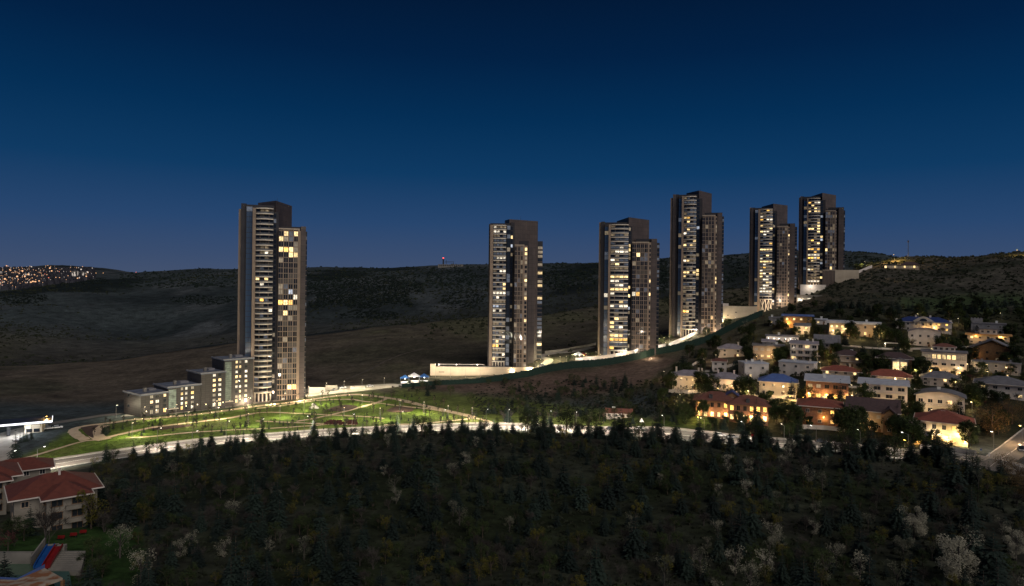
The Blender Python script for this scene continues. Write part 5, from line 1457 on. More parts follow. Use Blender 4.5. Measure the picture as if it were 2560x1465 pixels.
# ------------------------------------------------------------------ station canopy on the left
g_ = G(21, 1091)
root = thing('station_canopy', g_, radians(33), 'filling station canopy edged with a bright white light band', 'canopy')
MB().box(-34, 16.5, -5, 8, 5.3, 6.5).build('roof', 'dark_metal', root)
MB().box(-34, 16.5, -5.2, -5.003, 5.7, 6.5).build('light_band', 'strip_white', root)
MB().box(16.503, 16.7, -5.2, 8, 5.7, 6.5).build('light_band', 'strip_white', root)
for x_ in (0, -14, -26):
    MB().box(x_ - 0.7, x_ + 0.7, 0, 1.0, -1, 5.298).build('pillar', 'dark_metal', root)
for k in range(10):
    MB().box(-30 + k * 4.2, -29 + k * 4.2, -3, -2.2, 5.2, 5.298).build('ceiling_lamp', 'lamp_white', root)
for x_ in (-24, -10, 4):
    lamp(root, (x_, -4.5, 4.6), 3200, COOL, 0.6)
g_ = G(83, 1082)
root = thing('kiosk', g_, radians(20), 'cream station kiosk with dark shopfront beside the canopy', 'kiosk')
MB().box(-3.4, 3.4, 0, 5, -1, 4.0).build('wall', 'cream_wall', root)
MB().box(-3.6, 3.6, -0.2, 5.2, 4.003, 4.3).build('roof', 'roof_grey', root)
for x_ in (-1.6, 1.4):
    MB().box(x_ - 1.2, x_ + 1.2, -0.08, -0.005, 0.3, 1.9).build('shop_window', 'glass_dark', root)

# ------------------------------------------------------------------ cars
def car(px, py, mat, label, yaw, group=None, g0=None, van=False, lights=True):
    g_ = g0 or G(px, py)
    root = thing('van' if van else 'parked_car', (g_.x, g_.y, g_.z + 0.22), yaw, label, 'van' if van else 'car', group)
    hh = 2.2 if van else 1.42
    prof = [(-2.2, 0.35), (2.2, 0.35), (2.25, 0.7), (1.9, 0.9), (-1.9, 0.95), (-2.25, 0.75)]
    b = MB().prism(prof, -0.86, 0.86); b.v = [(x, z, y) for x, y, z in b.v]; b.build('body', mat, root)
    cp_ = [(-1.75, 0.953), (1.15, 0.905), (0.55, hh), (-1.3, hh)] if not van else [(-2.15, 0.96), (1.9, 0.905), (1.5, hh), (-2.1, hh)]
    b = MB().prism(cp_, -0.74, 0.74); b.v = [(x, z, y) for x, y, z in b.v]; b.build('cabin', 'glass_dark', root)
    b = MB().box((cp_[3][0]), cp_[2][0], -0.74, 0.74, hh + 0.002, hh + 0.06); b.build('roof', mat, root)
    for sx in (-1.35, 1.35):
        for sy in (-0.8, 0.8):
            wv = MB().tube((sx, sy - 0.1, 0.32), (sx, sy + 0.1, 0.32), 0.33, 0.33, 10).build('wheel', 'tyre', root)
            MB().tube((sx, sy * 1.02 - 0.1, 0.32), (sx, sy * 1.02 + 0.1, 0.32), 0.18, 0.18, 8).build('rim', 'post', wv)
    for sy in (-0.6, 0.6):
        MB().box(2.2, 2.27, sy - 0.2, sy + 0.2, 0.6, 0.75).build('headlight', 'paint_white', root)
        MB().box(-2.27, -2.2, sy - 0.2, sy + 0.2, 0.65, 0.8).build('tail_light', 'slide_red', root)
    return root
car(1528, 1076, 'car_dark', 'dark car parked at the far kerb near the red roofed cottage', 0.05)
car(1600, 1076, 'car_white', 'white car parked by the triangular sign', 0.0)
car(1800, 1092, 'car_white', 'white car waiting below the long lit brick building', -0.1)
car(1832, 1096, 'car_silver', 'silver car beside the road under the bushes', -0.1)
car(1865, 1100, 'car_white', 'white car next to the red car along the road', -0.15)
car(1893, 1093, 'car_red', 'red car parked in front of the village hedge', -0.1)
car(2052, 1108, 'car_dark', 'dark car stopped in front of the white eaved red roof house', -0.2)
car(2172, 1121, 'car_silver', 'silver car on the road below the plum roofed chalet', -0.2)
car(2552, 1128, 'car_silver', 'silver van coming down the side road', radians(-120), van=True)
car(124, 1074, 'car_white', 'pale car parked beyond the amber station lamp', 0.6)
car(143, 1072, 'car_white', 'pale car parked nearer the sandy path loop', 0.6)
for k, (px_, py_, m_, lb) in enumerate(((790, 979, 'car_dark', 'dark car at the white wall of the tower plaza'), (838, 977, 'car_silver', 'silver car on the plaza before the grey wall'), (856, 972, 'car_white', 'white car parked behind the silver plaza car'), (885, 972, 'car_dark', 'dark car beside the low white plaza wall'), (925, 968, 'car_white', 'white car at the fence end of the plaza'), (712, 1000, 'car_white', 'white car parked at the foot of the first tower'), (735, 997, 'car_white', 'white car behind another one at the foot of the first tower'), (1355, 915, 'car_white', 'white car in the lit court of the second tower'))):
    car(px_, py_, m_, lb, 0.3 + 0.2 * (k % 3))
for (p0, p1, pt, pb, m_, lb) in ((772, 812, 969, 984, 'white_wall', 'brightly lit white wall on the tower plaza'), (814, 843, 964, 978, 'concrete', 'grey service box wall behind the plaza cars'), (876, 912, 967, 973, 'white_wall', 'low white parapet at the far side of the plaza')):
    g_ = G((p0 + p1) / 2, pb)
    ww_ = (p1 - p0) * g_.y / F; hh = (pb - pt) * g_.y / F
    o = MB().box(-ww_ / 2, ww_ / 2, 0, 0.5, -1, hh).box(-ww_ / 2 - 0.1, ww_ / 2 + 0.1, -0.1, 0.6, hh + 0.002, hh + 0.15).build('plaza_wall', m_, None, g_)
    tag(o, lb, 'wall')
# stalls
def stall(px, py, m1, label, s=1.0, light=None, D=None):
    g_ = G(px, py)
    root = thing('market_tent', g_, 0.2, label, 'tent')
    for sx in (-1, 1):
        for sy in (-1, 1):
            MB().tube((sx * 2.2 * s, sy * 1.8 * s, -0.5), (sx * 2.2 * s, sy * 1.8 * s, 2.6 * s), 0.06, 0.06, 5).build('pole', 'post', root)
    MB().add([(-2.5 * s, -2.1 * s, 2.6 * s), (2.5 * s, -2.1 * s, 2.6 * s), (2.5 * s, 2.1 * s, 2.6 * s), (-2.5 * s, 2.1 * s, 2.6 * s), (0, 0, 4.2 * s)], [(0, 1, 4), (1, 2, 4), (2, 3, 4), (3, 0, 4), (3, 2, 1, 0)]).build('canopy', m1, root)
    MB().box(-2 * s, 2 * s, -1.2 * s, -0.6 * s, -0.4, 0.95 * s).build('counter', 'white_wall', root)
    if light: porch(root, 0, -1.9 * s, 2.3 * s, light[0], light[1], light[2])
stall(1012, 957, 'canopy_blue', 'blue tent at the end of the lit lane', 1.3, (450, COOL, 'lamp_white'))
stall(1035, 956, 'white_cloth', 'white tent between blue ones by the cream podium', 1.6, (700, WHT, 'lamp_white'))
stall(1060, 955, 'canopy_blue', 'blue tent right against the cream podium wall', 1.4, (450, COOL, 'lamp_white'))
stall(1446, 899, 'white_cloth', 'white tent in the garden court', 1.5, (1200, WHT, 'lamp_white'))
stall(1457, 897, 'slide_red', 'red tent next to the white garden court tent', 1.2, (200, AMB, 'lamp_amber'))
# rock feature in the park
g_ = G(785, 1021); mb = MB(); rr = random.Random(4)
for k in range(14):
    a = rr.uniform(0, 2 * pi); r0 = rr.uniform(0, 2.4)
    mb.ball((r0 * cos(a), r0 * sin(a) * 0.7, max(0.3, 2.2 - r0)), rr.uniform(0.6, 1.3), 0, 0.8, 6, 4)
tag(mb.build('rock_mound', 'rock', None, g_), 'mound of pale boulders on the park lawn', 'rocks')
# triangular sign
g_ = G(1604, 1064)
root = thing('road_sign', g_, 0, 'white triangular sign on a thin post at the roadside', 'sign')
MB().tube((0, 0, -0.3), (0, 0, 1.6), 0.04, 0.04, 6).build('post', 'post', root)
g2 = MB().prism([(-1.1, 0), (1.1, 0), (0, 1.9)], 0, 0.06); g2.v = [(a, c, b + 1.6) for a, b, c in g2.v]; g2.build('sign_plate', 'paint_white', root)

# ridge pavilion, masts, far station
fr = Frame(2254, 672)
root = thing('ridge_pavilion', fr.O, -fr.az, 'low dark pavilion with a lit window band on the ridge', 'pavilion')
sc = fr.O.y / F
MB().box(-38 * sc, 38 * sc, 0, 10, -3, 4.6).build('wall', 'tan_house', root)
roof_mesh('hip', 40 * sc, 12, 4.0, 1.5, 'roof_brown', None).build('roof', 'roof_brown', root, (18 * sc, 5, 4.61))
MB().box(-39 * sc, -2 * sc, -1, 9, 4.603, 5.0).build('flat_roof', 'roof_grey', root)
for k in range(14):
    obj('window', cbox('window', 'lit_dim' if k % 4 else 'lit_warm', 4.2 * sc, 0.12, 2.4), root, (-35 * sc + k * 5.2 * sc, -0.1, 1.2))
g_ = G(2270, 650); g_.z = zt(g_.x, g_.y)
root = thing('lattice_mast', g_, 0, 'thin lattice radio mast standing on the ridge', 'mast')
mb = MB(); Hm = 44 * g_.y / F
for sx, sy in ((-0.5, -0.4), (0.5, -0.4), (0, 0.5)):
    mb.tube((sx, sy, -1), (sx * 0.6, sy * 0.6, Hm), 0.16, 0.12, 4)
for k in range(14):
    z0_ = Hm * k / 14; z1_ = Hm * (k + 1) / 14
    mb.tube((-0.5, -0.4, z0_), (0.5, -0.4, z1_), 0.06, 0.06, 3); mb.tube((0.5, -0.4, z0_), (0, 0.5, z1_), 0.06, 0.06, 3); mb.tube((0, 0.5, z0_), (-0.5, -0.4, z1_), 0.06, 0.06, 3)
mb.build('lattice', 'dark_metal', root)
MB().box(-0.6, 0.6, -0.6, 0.6, Hm + 0.002, Hm + 2.5).build('antenna', 'dark_metal', root)
o = G(1125, 668); fr = Frame(1125, 666, o.y)
root = thing('hilltop_station', fr.O, 0, 'flat station building with a red lit tower on the far skyline', 'building')
sc = fr.O.y / F
MB().box(-30 * sc, 32 * sc, 0, 30, -10, 5 * sc).build('hall', 'concrete', root)
for k in range(12):
    MB().box((-26 + k * 4.6) * sc, (-24 + k * 4.6) * sc, -1, -0.01, 0.8 * sc, 4.2 * sc).build('bay', 'dark_metal', root)
MB().box(-19 * sc, -15.6 * sc, 4, 8, 5 * sc + 0.01, 20 * sc).build('tower', 'dark_metal', root)
MB().box(-18.4 * sc, -16.2 * sc, 4.2, 7, 20 * sc + 0.01, 21.6 * sc).build('warning_light', 'lamp_red', root)
mb = MB().tube((-10 * sc, 6, 5 * sc), (-10 * sc, 6, 16 * sc), 0.9, 0.7, 5).tube((-14 * sc, 6, 11 * sc), (6 * sc, 6, 11.5 * sc), 0.8, 0.8, 5).tube((8 * sc, 6, 5 * sc), (8 * sc, 6, 13 * sc), 0.8, 0.6, 5)
mb.build('gantry', 'dark_metal', root)

# ------------------------------------------------------------------ far city in the valley on the left
rr = random.Random(99)
hm = MB(); lm = MB()
for k in range(2300):
    px_ = rr.uniform(-40, 235) if rr.random() < 0.8 else rr.uniform(-40, 130)
    py_ = rr.uniform(672, 724)
    g_ = G(px_, py_)
    if g_.y < 3000 or g_.y > 6300: continue
    if px_ > 150 and py_ > 690 and rr.random() < 0.5: continue
    s = rr.uniform(5, 11); h = rr.uniform(8, 24)
    hm.box(g_.x - s, g_.x + s, g_.y - s, g_.y + s, g_.z - 10, g_.z + h)
    q_ = rr.random()
    dens = 0.24 if px_ < 120 else 0.13
    if q_ < dens:
        mi = 0 if rr.random() < 0.62 else (1 if rr.random() < 0.6 else (2 if rr.random() < 0.35 else 3))
        ls = rr.uniform(0.8, 2.4) if rr.random() < 0.9 else rr.uniform(3.5, 5.5)
        xx = g_.x + rr.uniform(-s, s)
        lm.box(xx - ls, xx + ls, g_.y - s - 1.5, g_.y - s - 0.5, g_.z + h + 4, g_.z + h + 4 + ls * 1.6, mi)
        lm.box(xx - 0.3, xx + 0.3, g_.y - s - 1.2, g_.y - s - 0.8, g_.z, g_.z + h + 3.9, 3)
tag(hm.build('distant_houses', 'city_house'), 'mass of small distant city houses in the far valley', 'houses', kind='stuff')
tag(lm.build('distant_city_lights', ['city_amber', 'city_white', 'city_red', 'city_dim']), 'scatter of tiny amber, white and red lights of the distant city', 'lights', kind='stuff')
for k, (px_, py_, wp_, hp_) in enumerate(((5, 690, 5, 14), (14, 688, 5, 12), (60, 693, 4, 14), (66, 694, 4, 13), (73, 693, 4, 14), (80, 694, 4, 12), (182, 695, 5, 17), (188, 695, 5, 18), (194, 694, 5, 17), (208, 693, 5, 14), (214, 692, 4, 12))):
    g_ = G(px_, py_)
    sc = g_.y / F
    lab = ('pale apartment tower in the cluster on the shoulder of the near hill', 'towers over the hill shoulder') if px_ > 150 else (('dark apartment tower in the middle of the distant city', 'mid city towers') if px_ > 40 else ('lit apartment tower at the edge of the distant city', 'edge city towers'))
    root = thing('apartment_tower', g_, 0.2, lab[0], 'tower', lab[1])
    MB().box(-wp_ * sc / 2, wp_ * sc / 2, -wp_ * sc / 2, wp_ * sc / 2, -20, hp_ * sc).build('wall', 'concrete' if px_ > 150 else 'city_house', root)
    for j in range(3):
        m_ = 'city_dim' if rr.random() < 0.6 else 'city_white'
        MB().box((-0.35 + j * 0.28) * wp_ * sc, (-0.2 + j * 0.28) * wp_ * sc, -wp_ * sc / 2 - 0.5, -wp_ * sc / 2 - 0.05, 6, hp_ * sc * rr.uniform(0.5, 0.9)).build('window_strip', m_, root)
for px_, py_, m_ in ((228, 686, 'city_amber'), (240, 684, 'city_amber'), (258, 684, 'city_amber'), (222, 690, 'city_amber'), (340, 682, 'city_red')):
    g_ = G(px_, py_); s = 1.6 * g_.y / F / 2
    tag(MB().ball((0, 0, s * 2), s, 0, 1, 8, 5).tube((0, 0, -s), (0, 0, s), s * 0.15, s * 0.15, 4).build('distant_lamp', m_, None, g_), 'distant lamp glowing on the dark hill crest', 'lamp', 'lamps on the hill crest')

# person in white at the corner
g_ = G(2473, 1143)
def loft(rings, n=10):
    mb = MB(); vs = []
    for (cx_, cy_, z_, rx, ry) in rings:
        for k in range(n):
            a = 2 * pi * k / n
            vs.append((cx_ + rx * cos(a), cy_ + ry * sin(a), z_))
    fs = []
    for i in range(len(rings) - 1):
        for k in range(n):
            fs.append((i * n + k, i * n + (k + 1) % n, (i + 1) * n + (k + 1) % n, (i + 1) * n + k))
    fs.append(tuple(range(n - 1, -1, -1))); fs.append(tuple(range((len(rings) - 1) * n, len(rings) * n)))
    return mb.add(vs, fs)
root = thing('person', g_, 0.3, 'person in white clothes standing at the side road corner', 'person')
bd = loft([(0, 0, 0.75, 0.17, 0.12), (0, 0, 0.95, 0.19, 0.13), (0, 0, 1.1, 0.16, 0.11), (0, 0, 1.3, 0.2, 0.13), (0, 0, 1.42, 0.22, 0.12), (0, 0, 1.48, 0.1, 0.08), (0, 0, 1.55, 0.06, 0.06), (0, 0.01, 1.6, 0.08, 0.09), (0, 0.01, 1.68, 0.085, 0.1), (0, 0.01, 1.76, 0.06, 0.07), (0, 0.01, 1.79, 0.02, 0.02)])
for sx in (-1, 1):
    bd.tube((sx * 0.1, 0, 0.8), (sx * 0.11, 0.02, 0.45), 0.09, 0.065, 8).tube((sx * 0.11, 0.02, 0.46), (sx * 0.11, 0, 0.06), 0.065, 0.045, 8).box(sx * 0.11 - 0.05, sx * 0.11 + 0.05, -0.17, 0.08, 0, 0.08)
    bd.tube((sx * 0.2, 0, 1.42), (sx * 0.27, 0, 1.12), 0.055, 0.045, 8).tube((sx * 0.27, 0, 1.13), (sx * 0.28, -0.05, 0.86), 0.045, 0.03, 8)
    for q_ in range(5):
        bd.tube((sx * 0.28, -0.07 + q_ * 0.02, 0.87), (sx * 0.285, -0.08 + q_ * 0.02, 0.77 + 0.01 * abs(q_ - 2)), 0.011, 0.008, 5)
bd.build('body', 'white_cloth', root)
g_ = G(2452, 1146)
root = thing('sign_post', g_, 0, 'grey post with a small plate at the kerb by the person', 'sign')
MB().tube((0, 0, -0.3), (0, 0, 3.2), 0.06, 0.05, 6).build('post', 'post', root)
MB().box(-0.3, 0.3, -0.06, -0.01, 2.9, 3.5).build('plate', 'roof_blue', root)

for lb, pts in (('pale garden wall below the cream house with three chimneys', ((1672, 982), (1720, 984), (1765, 980))), ('pale garden wall between the blue roofed and pinkish houses', ((1862, 990), (1895, 996), (1990, 996))), ('long grey garden wall under the white eaved red roof house', ((1995, 1072), (2060, 1074), (2112, 1080))), ('pale garden wall running below the brilliant yellow villa', ((2300, 1122), (2370, 1128), (2440, 1138))), ('stone garden wall in front of the white three storey villa', ((2300, 945), (2360, 946), (2420, 944))), ('pale garden wall under the timber lodge', ((2425, 912), (2480, 915), (2545, 915)))):
    wall_along(lb, 'garden_wall', PX(*pts), 1.8, 0.35, 'white_wall', 5.0)

for k, (px_, py_, m_) in enumerate(((1735, 934, 'car_white'), (1840, 910, 'car_dark'), (1985, 897, 'car_white'), (2075, 862, 'car_silver'), (2240, 874, 'car_dark'), (2405, 870, 'car_white'), (1975, 999, 'car_dark'), (2085, 1007, 'car_white'), (2185, 1040, 'car_silver'), (2275, 975, 'car_white'))):
    nm = {'car_white': 'white', 'car_dark': 'dark', 'car_silver': 'silver'}[m_]
    car(px_, py_, m_, nm + ' car parked on a lane between the village houses', 0.2 * (k % 3 - 1), nm + ' cars on village lanes')

RLB = 'lamp on the rim street behind the green fence'
for i in range(8, len(RIM) - 1, 2):
    p = RIM[i]
    street_lamp(0, 0, 7.0, 4200, (1, .84, .58), 'lamp_warm', RLB, 'rim street lamps', 1.2, G0=Vector((p.x, p.y, zt(p.x, p.y))), spot=True)

# ------------------------------------------------------------------ vegetation
def leaf_quads(mb, rr, c, n, rad, size, flat_=0.0):
    for _ in range(n):
        while True:
            v = Vector((rr.uniform(-1, 1), rr.uniform(-1, 1), rr.uniform(-1, 1)))
            if v.length < 1: break
        p = Vector(c) + v * rad
        a = rr.uniform(0, 2 * pi); t = rr.uniform(-1, 1) * (1 - flat_)
        u = Vector((cos(a), sin(a), t * 0.8)).normalized() * size * rr.uniform(0.6, 1.3)
        w_ = Vector((-sin(a), cos(a), rr.uniform(-0.7, 0.7))).normalized() * size * rr.uniform(0.5, 1.0)
        mb.add([tuple(p - u * 0.5), tuple(p + w_ * 0.5), tuple(p + u * 0.6), tuple(p - w_ * 0.4)], [(0, 1, 2, 3)])

def conifer(seed, h, R, lv=13, nb=9):
    rr = random.Random(seed)
    tr = MB().tube((0, 0, -0.6), (0, 0, h * 0.9), h * 0.022, h * 0.004, 6)
    cr_ = MB()
    for k in range(lv):
        t = (k + rr.uniform(-0.2, 0.2)) / lv
        z = h * (0.07 + 0.9 * t)
        r = R * (1 - t) ** 0.85 * rr.uniform(0.8, 1.12) + 0.08
        m = max(4, int(nb * (1 - 0.45 * t)))
        a0 = rr.uniform(0, 6)
        for b in range(m):
            a = a0 + 2 * pi * b / m + rr.uniform(-0.25, 0.25)
            rb = r * rr.uniform(0.7, 1.15)
            d = Vector((cos(a), sin(a), 0)); s = Vector((-sin(a), cos(a), 0))
            up = 0.15 if t > 0.6 else -0.22
            for q_ in range(3):
                f0 = 0.12 + q_ * 0.28; f1 = f0 + 0.42
                p0 = d * rb * f0 + Vector((0, 0, z + up * rb * f0 * f0)); p1 = d * rb * f1 + Vector((0, 0, z + up * rb * f1 * f1 - 0.05 * h * rr.random() * 0.3))
                wd = r * (0.34 - 0.07 * q_) * rr.uniform(0.8, 1.2)
                drop = Vector((0, 0, -0.10 * r * rr.uniform(0.4, 1.4)))
                cr_.add([tuple(p0), tuple(p0.lerp(p1, 0.5) + s * wd + drop), tuple(p1), tuple(p0.lerp(p1, 0.5) - s * wd + drop)], [(0, 1, 2, 3)])
    leaf_quads(cr_, rr, (0, 0, h * 0.97), 6, 0.15, 0.3)
    return tr, cr_

def limbs(rr, tr, h, w_, n=6, z0=0.3):
    ends = []
    for k in range(n):
        a = 2 * pi * k / n + rr.uniform(-0.4, 0.4)
        zb = h * rr.uniform(z0, z0 + 0.25)
        e = Vector((cos(a) * w_ * rr.uniform(0.25, 0.42), sin(a) * w_ * rr.uniform(0.25, 0.42), h * rr.uniform(0.6, 0.92)))
        mid = Vector((e.x * 0.5, e.y * 0.5, zb + (e.z - zb) * 0.6))
        tr.tube((0, 0, zb), mid, h * 0.014, h * 0.009, 4, cap=False); tr.tube(mid, e, h * 0.009, h * 0.004, 4, cap=False)
        ends.append(e)
    return ends

def broadleaf(seed, h, w_, nc=16, nl=42, size=0.34, low=0.28):
    rr = random.Random(seed)
    tr = MB().tube((0, 0, -0.6), (0, 0, h * 0.75), h * 0.03, h * 0.008, 6)
    ends = limbs(rr, tr, h, w_)
    cr_ = MB()
    cs = list(ends)
    while len(cs) < nc:
        a = rr.uniform(0, 2 * pi); u = rr.uniform(-1, 1); r = rr.uniform(0.45, 1.0) ** 0.6
        s = sqrt(1 - u * u)
        zc = h * (low + 1) / 2
        cs.append(Vector((cos(a) * s * w_ / 2 * 0.82 * r, sin(a) * s * w_ / 2 * 0.82 * r, zc + u * r * h * (1 - low) / 2 * 0.86)))
    for c in cs:
        leaf_quads(cr_, rr, c, int(nl * rr.uniform(0.6, 1.3)), w_ * rr.uniform(0.12, 0.21), size * rr.uniform(0.8, 1.2))
    return tr, cr_

def bare(seed, h, w_):
    rr = random.Random(seed)
    tr = MB(); tw = MB()
    def grow(p, d, L, r, dep):
        e = p + d * L
        tgt = tr if dep < 2 else tw
        tgt.tube(p, e, r, r * 0.6, 4 if dep < 2 else 3, cap=False)
        if dep >= 4: return
        n = 4 if dep < 3 else 5
        for k in range(n):
            ax = Vector((rr.uniform(-1, 1), rr.uniform(-1, 1), rr.uniform(-0.1, 0.8)))
            nd = (d * 0.75 + ax * 0.75).normalized()
            nd = Vector((nd.x * w_ / h * 1.5, nd.y * w_ / h * 1.5, max(nd.z, -0.1))).normalized()
            grow(p.lerp(e, rr.uniform(0.45, 1.0)), nd, L * rr.uniform(0.55, 0.78), max(r * 0.5, 0.011), dep + 1)
    for k in range(3):
        grow(Vector((rr.uniform(-.2, .2), rr.uniform(-.2, .2), -0.5)), Vector((rr.uniform(-0.25, 0.25), rr.uniform(-0.25, 0.25), 1)).normalized(), h * 0.36, h * 0.013, 0)
    return tr, tw

def variants(fn, n, kind, bark, leaf):
    outv = []
    for k in range(n):
        t, c = fn(k)
        outv.append((t.mesh('trunk', bark), c.mesh('crown', leaf)))
    return outv
V = {
    'conifer': variants(lambda k: conifer(100 + k, 8.4, 2.3 + 0.3 * (k % 3), 15 + k % 3, 11), 6, '', 'bark', 'needles'),
    'cypress': variants(lambda k: conifer(150 + k, 5.0, 0.95, 15, 9), 3, '', 'bark', 'needles'),
    'green': variants(lambda k: broadleaf(200 + k, 7.4, 6.2, 24, 60, 0.36, 0.14), 5, '', 'bark', 'leaves'),
    'garden': variants(lambda k: broadleaf(600 + k, 7.6, 6.0, 26, 95, 0.5, 0.06), 5, '', 'bark', 'leaves'),
    'yellow': variants(lambda k: broadleaf(250 + k, 5.4, 4.6, 18, 60, 0.26, 0.06), 5, '', 'bark', 'leaves_yellow'),
    'blossom': variants(lambda k: broadleaf(300 + k, 5.6, 3.4 + 0.4 * k, 17, 62, 0.17, 0.05), 5, '', 'bark_grey', 'blossom'),
    'bigblossom': variants(lambda k: broadleaf(350 + k, 11.5, 8.6, 24, 330, 0.27, 0.03), 3, '', 'bark_grey', 'blossom'),
    'bare': variants(lambda k: bare(400 + k, 6.0, 4.8), 6, '', 'bark_grey', 'twigs'),
    'red': variants(lambda k: broadleaf(450 + k, 5.0, 4.6, 14, 40, 0.3, 0.1), 2, '', 'bark', 'leaves_red'),
    'willow': variants(lambda k: broadleaf(470 + k, 11.0, 12.0, 40, 70, 0.36, 0.1), 2, '', 'bark', 'willow'),
    'sapling': variants(lambda k: broadleaf(500 + k, 3.6, 1.3, 9, 26, 0.26, 0.2), 4, '', 'bark', 'shrub'),
}
def plant(kind, name, pos, s, label, group, cat='tree', sz=None):
    t, c = V[kind][RND.randrange(len(V[kind]))]
    root = thing(name, pos, RND.uniform(0, 6.28), label, cat, group)
    root.scale = (s, s, sz or s * RND.uniform(0.9, 1.12))
    obj('trunk', t, root); obj('crown', c, root)
    return root
def gp(x, y): return Vector((x, y, zt(x, y)))

WOOD_LAB = {
    'conifer': ('fir_tree', 'dark fir tree in the unlit wood below the main road', 'firs in the dark wood'),
    'bare': ('bare_tree', 'leafless grey tree in the unlit wood below the main road', 'leafless trees in the dark wood'),
    'yellow': ('yellow_bush_tree', 'yellow green leafing tree in the unlit wood below the main road', 'yellow trees in the dark wood'),
    'blossom': ('blossom_tree', 'small white blossoming tree in the unlit wood below the main road', 'blossom trees in the dark wood'),
    'green': ('round_bush_tree', 'round dark green tree in the unlit wood below the main road', 'green trees in the dark wood')}
taken = []
grid_ = {}
def free(x, y, r):
    gx, gy = int(x // 8), int(y // 8)
    for i in range(gx - 1, gx + 2):
        for j in range(gy - 1, gy + 2):
            for (a, b, c) in grid_.get((i, j), ()):
                if (a - x) ** 2 + (b - y) ** 2 < (0.5 * (c + r)) ** 2: return False
    return True
def take(x, y, r): grid_.setdefault((int(x // 8), int(y // 8)), []).append((x, y, r))
rr = random.Random(21)
NOGO = [(-200, 225, 1160, 1480), (225, 330, 1330, 1480)]
def in_nogo(x, y):
    px_, py_ = proj(x, y, zt(x, y))
    return any(a < px_ < b and c < py_ < d for a, b, c, d in NOGO)
# the belt of firs along the near kerb
LR = smooth_line(ROADW, 3.4)
cnt = {k: 0 for k in WOOD_LAB}
for i in range(len(LR) - 1):
    d = (LR[i + 1] - LR[i]).normalized(); nn = Vector((-d.y, d.x, 0))
    for off in (10.5, 15.5):
        p = LR[i] - nn * (off + rr.uniform(-1.5, 2.5)) + d * rr.uniform(-2, 2)
        if in_nogo(p.x, p.y): continue
        px_, _ = proj(p.x, p.y, 5)
        if not -40 < px_ < 2600: continue
        if px_ < 260 and rr.random() < 0.7: continue
        if px_ > 2380: continue
        k = 'conifer' if rr.random() < 0.66 else ('bare' if rr.random() < 0.6 else 'green')
        if rr.random() < (0.42 if px_ < 900 else 0.24) or cnt[k] >= 290: continue
        n_, l_, g_ = WOOD_LAB[k]
        s = rr.uniform(0.5, 1.1) if px_ < 1300 else rr.uniform(0.8, 1.5)
        plant(k, n_, gp(p.x, p.y), s, l_, g_); cnt[k] += 1; take(p.x, p.y, 3)
# notable pale blossoming trees
BB = 'broad white blossoming tree in the lower corner of the dark wood'
for px_, py_, s in ((2395, 1462, 1.0), (2285, 1352, 0.72), (2258, 1402, 0.5), (2540, 1400, 0.6)):
    g_ = G(px_, py_)
    plant('bigblossom', 'blossom_tree', g_, s, BB, 'broad blossom trees'); take(g_.x, g_.y, 9 * s)
SB = WOOD_LAB['blossom']
for px_, py_, s in ((2170, 1330, .8), (2035, 1340, .7), (2090, 1420, 1.0), (1750, 1440, 1.1), (1838, 1440, 1.1), (1912, 1450, 1.2), (1930, 1360, 1.1), (2065, 1455, 1.0), (2150, 1455, 1.2), (300, 1395, 1.3), (352, 1460, 1.2), (620, 1170, .9), (1190, 1120, .9), (1230, 1125, .8), (760, 1400, .9), (700, 1360, .8), (1660, 1470, 1.2), (990, 1260, .8), (1020, 1210, .7), (900, 1250, .6), (960, 1190, .7), (850, 1330, .8), (1650, 1215, .7), (1130, 1190, .8), (1090, 1240, .7), (560, 1395, .8), (480, 1370, .7)):
    g_ = G(px_, py_)
    plant('blossom', SB[0], g_, s, SB[1], SB[2]); cnt['blossom'] += 1; take(g_.x, g_.y, 3)
# the wood itself
tries = 0
while tries < 16000 and sum(cnt.values()) < 1000:
    tries += 1
    y = 118 + (300 - 118) * rr.random() ** 1.15
    x = rr.uniform(-0.82, 0.82) * y
    if y > road_depth(x / y) - 14: continue
    if in_nogo(x, y): continue
    px_, py_ = proj(x, y, zt(x, y))
    if not (-60 < px_ < 2620 and py_ < 1560): continue
    gl = vnoise(np.array(x / 22.0 + 3), np.array(y / 22.0))
    if gl > 0.74 and rr.random() < 0.8: continue        # clearings
    q_ = rr.random()
    bl = float(vnoise(np.array(x / 35.0 + 50), np.array(y / 35.0 + 20)))
    right_ = px_ > 1750
    if q_ < 0.42: k = 'conifer'
    elif q_ < 0.60: k = 'bare'
    elif q_ < 0.60 + (0.2 if bl > 0.5 else 0.08): k = 'yellow'
    elif q_ < 0.86: k = 'green'
    else: k = 'blossom' if (bl < 0.42 or right_) and rr.random() < (0.8 if right_ else 0.4) else 'green'
    if cnt[k] >= {'blossom': 85, 'bare': 190}.get(k, 290): continue
    s = rr.uniform(0.55, 1.05)
    if right_: s *= rr.uniform(1.0, 1.35)
    if k == 'conifer': s *= 1.2
    if k == 'yellow': s *= 0.85
    if k == 'green': s *= 0.62
    if not free(x, y, 3.8 * s): continue
    n_, l_, g_ = WOOD_LAB[k]
    plant(k, n_, gp(x, y), s, l_, g_); cnt[k] += 1; take(x, y, 3.8 * s)
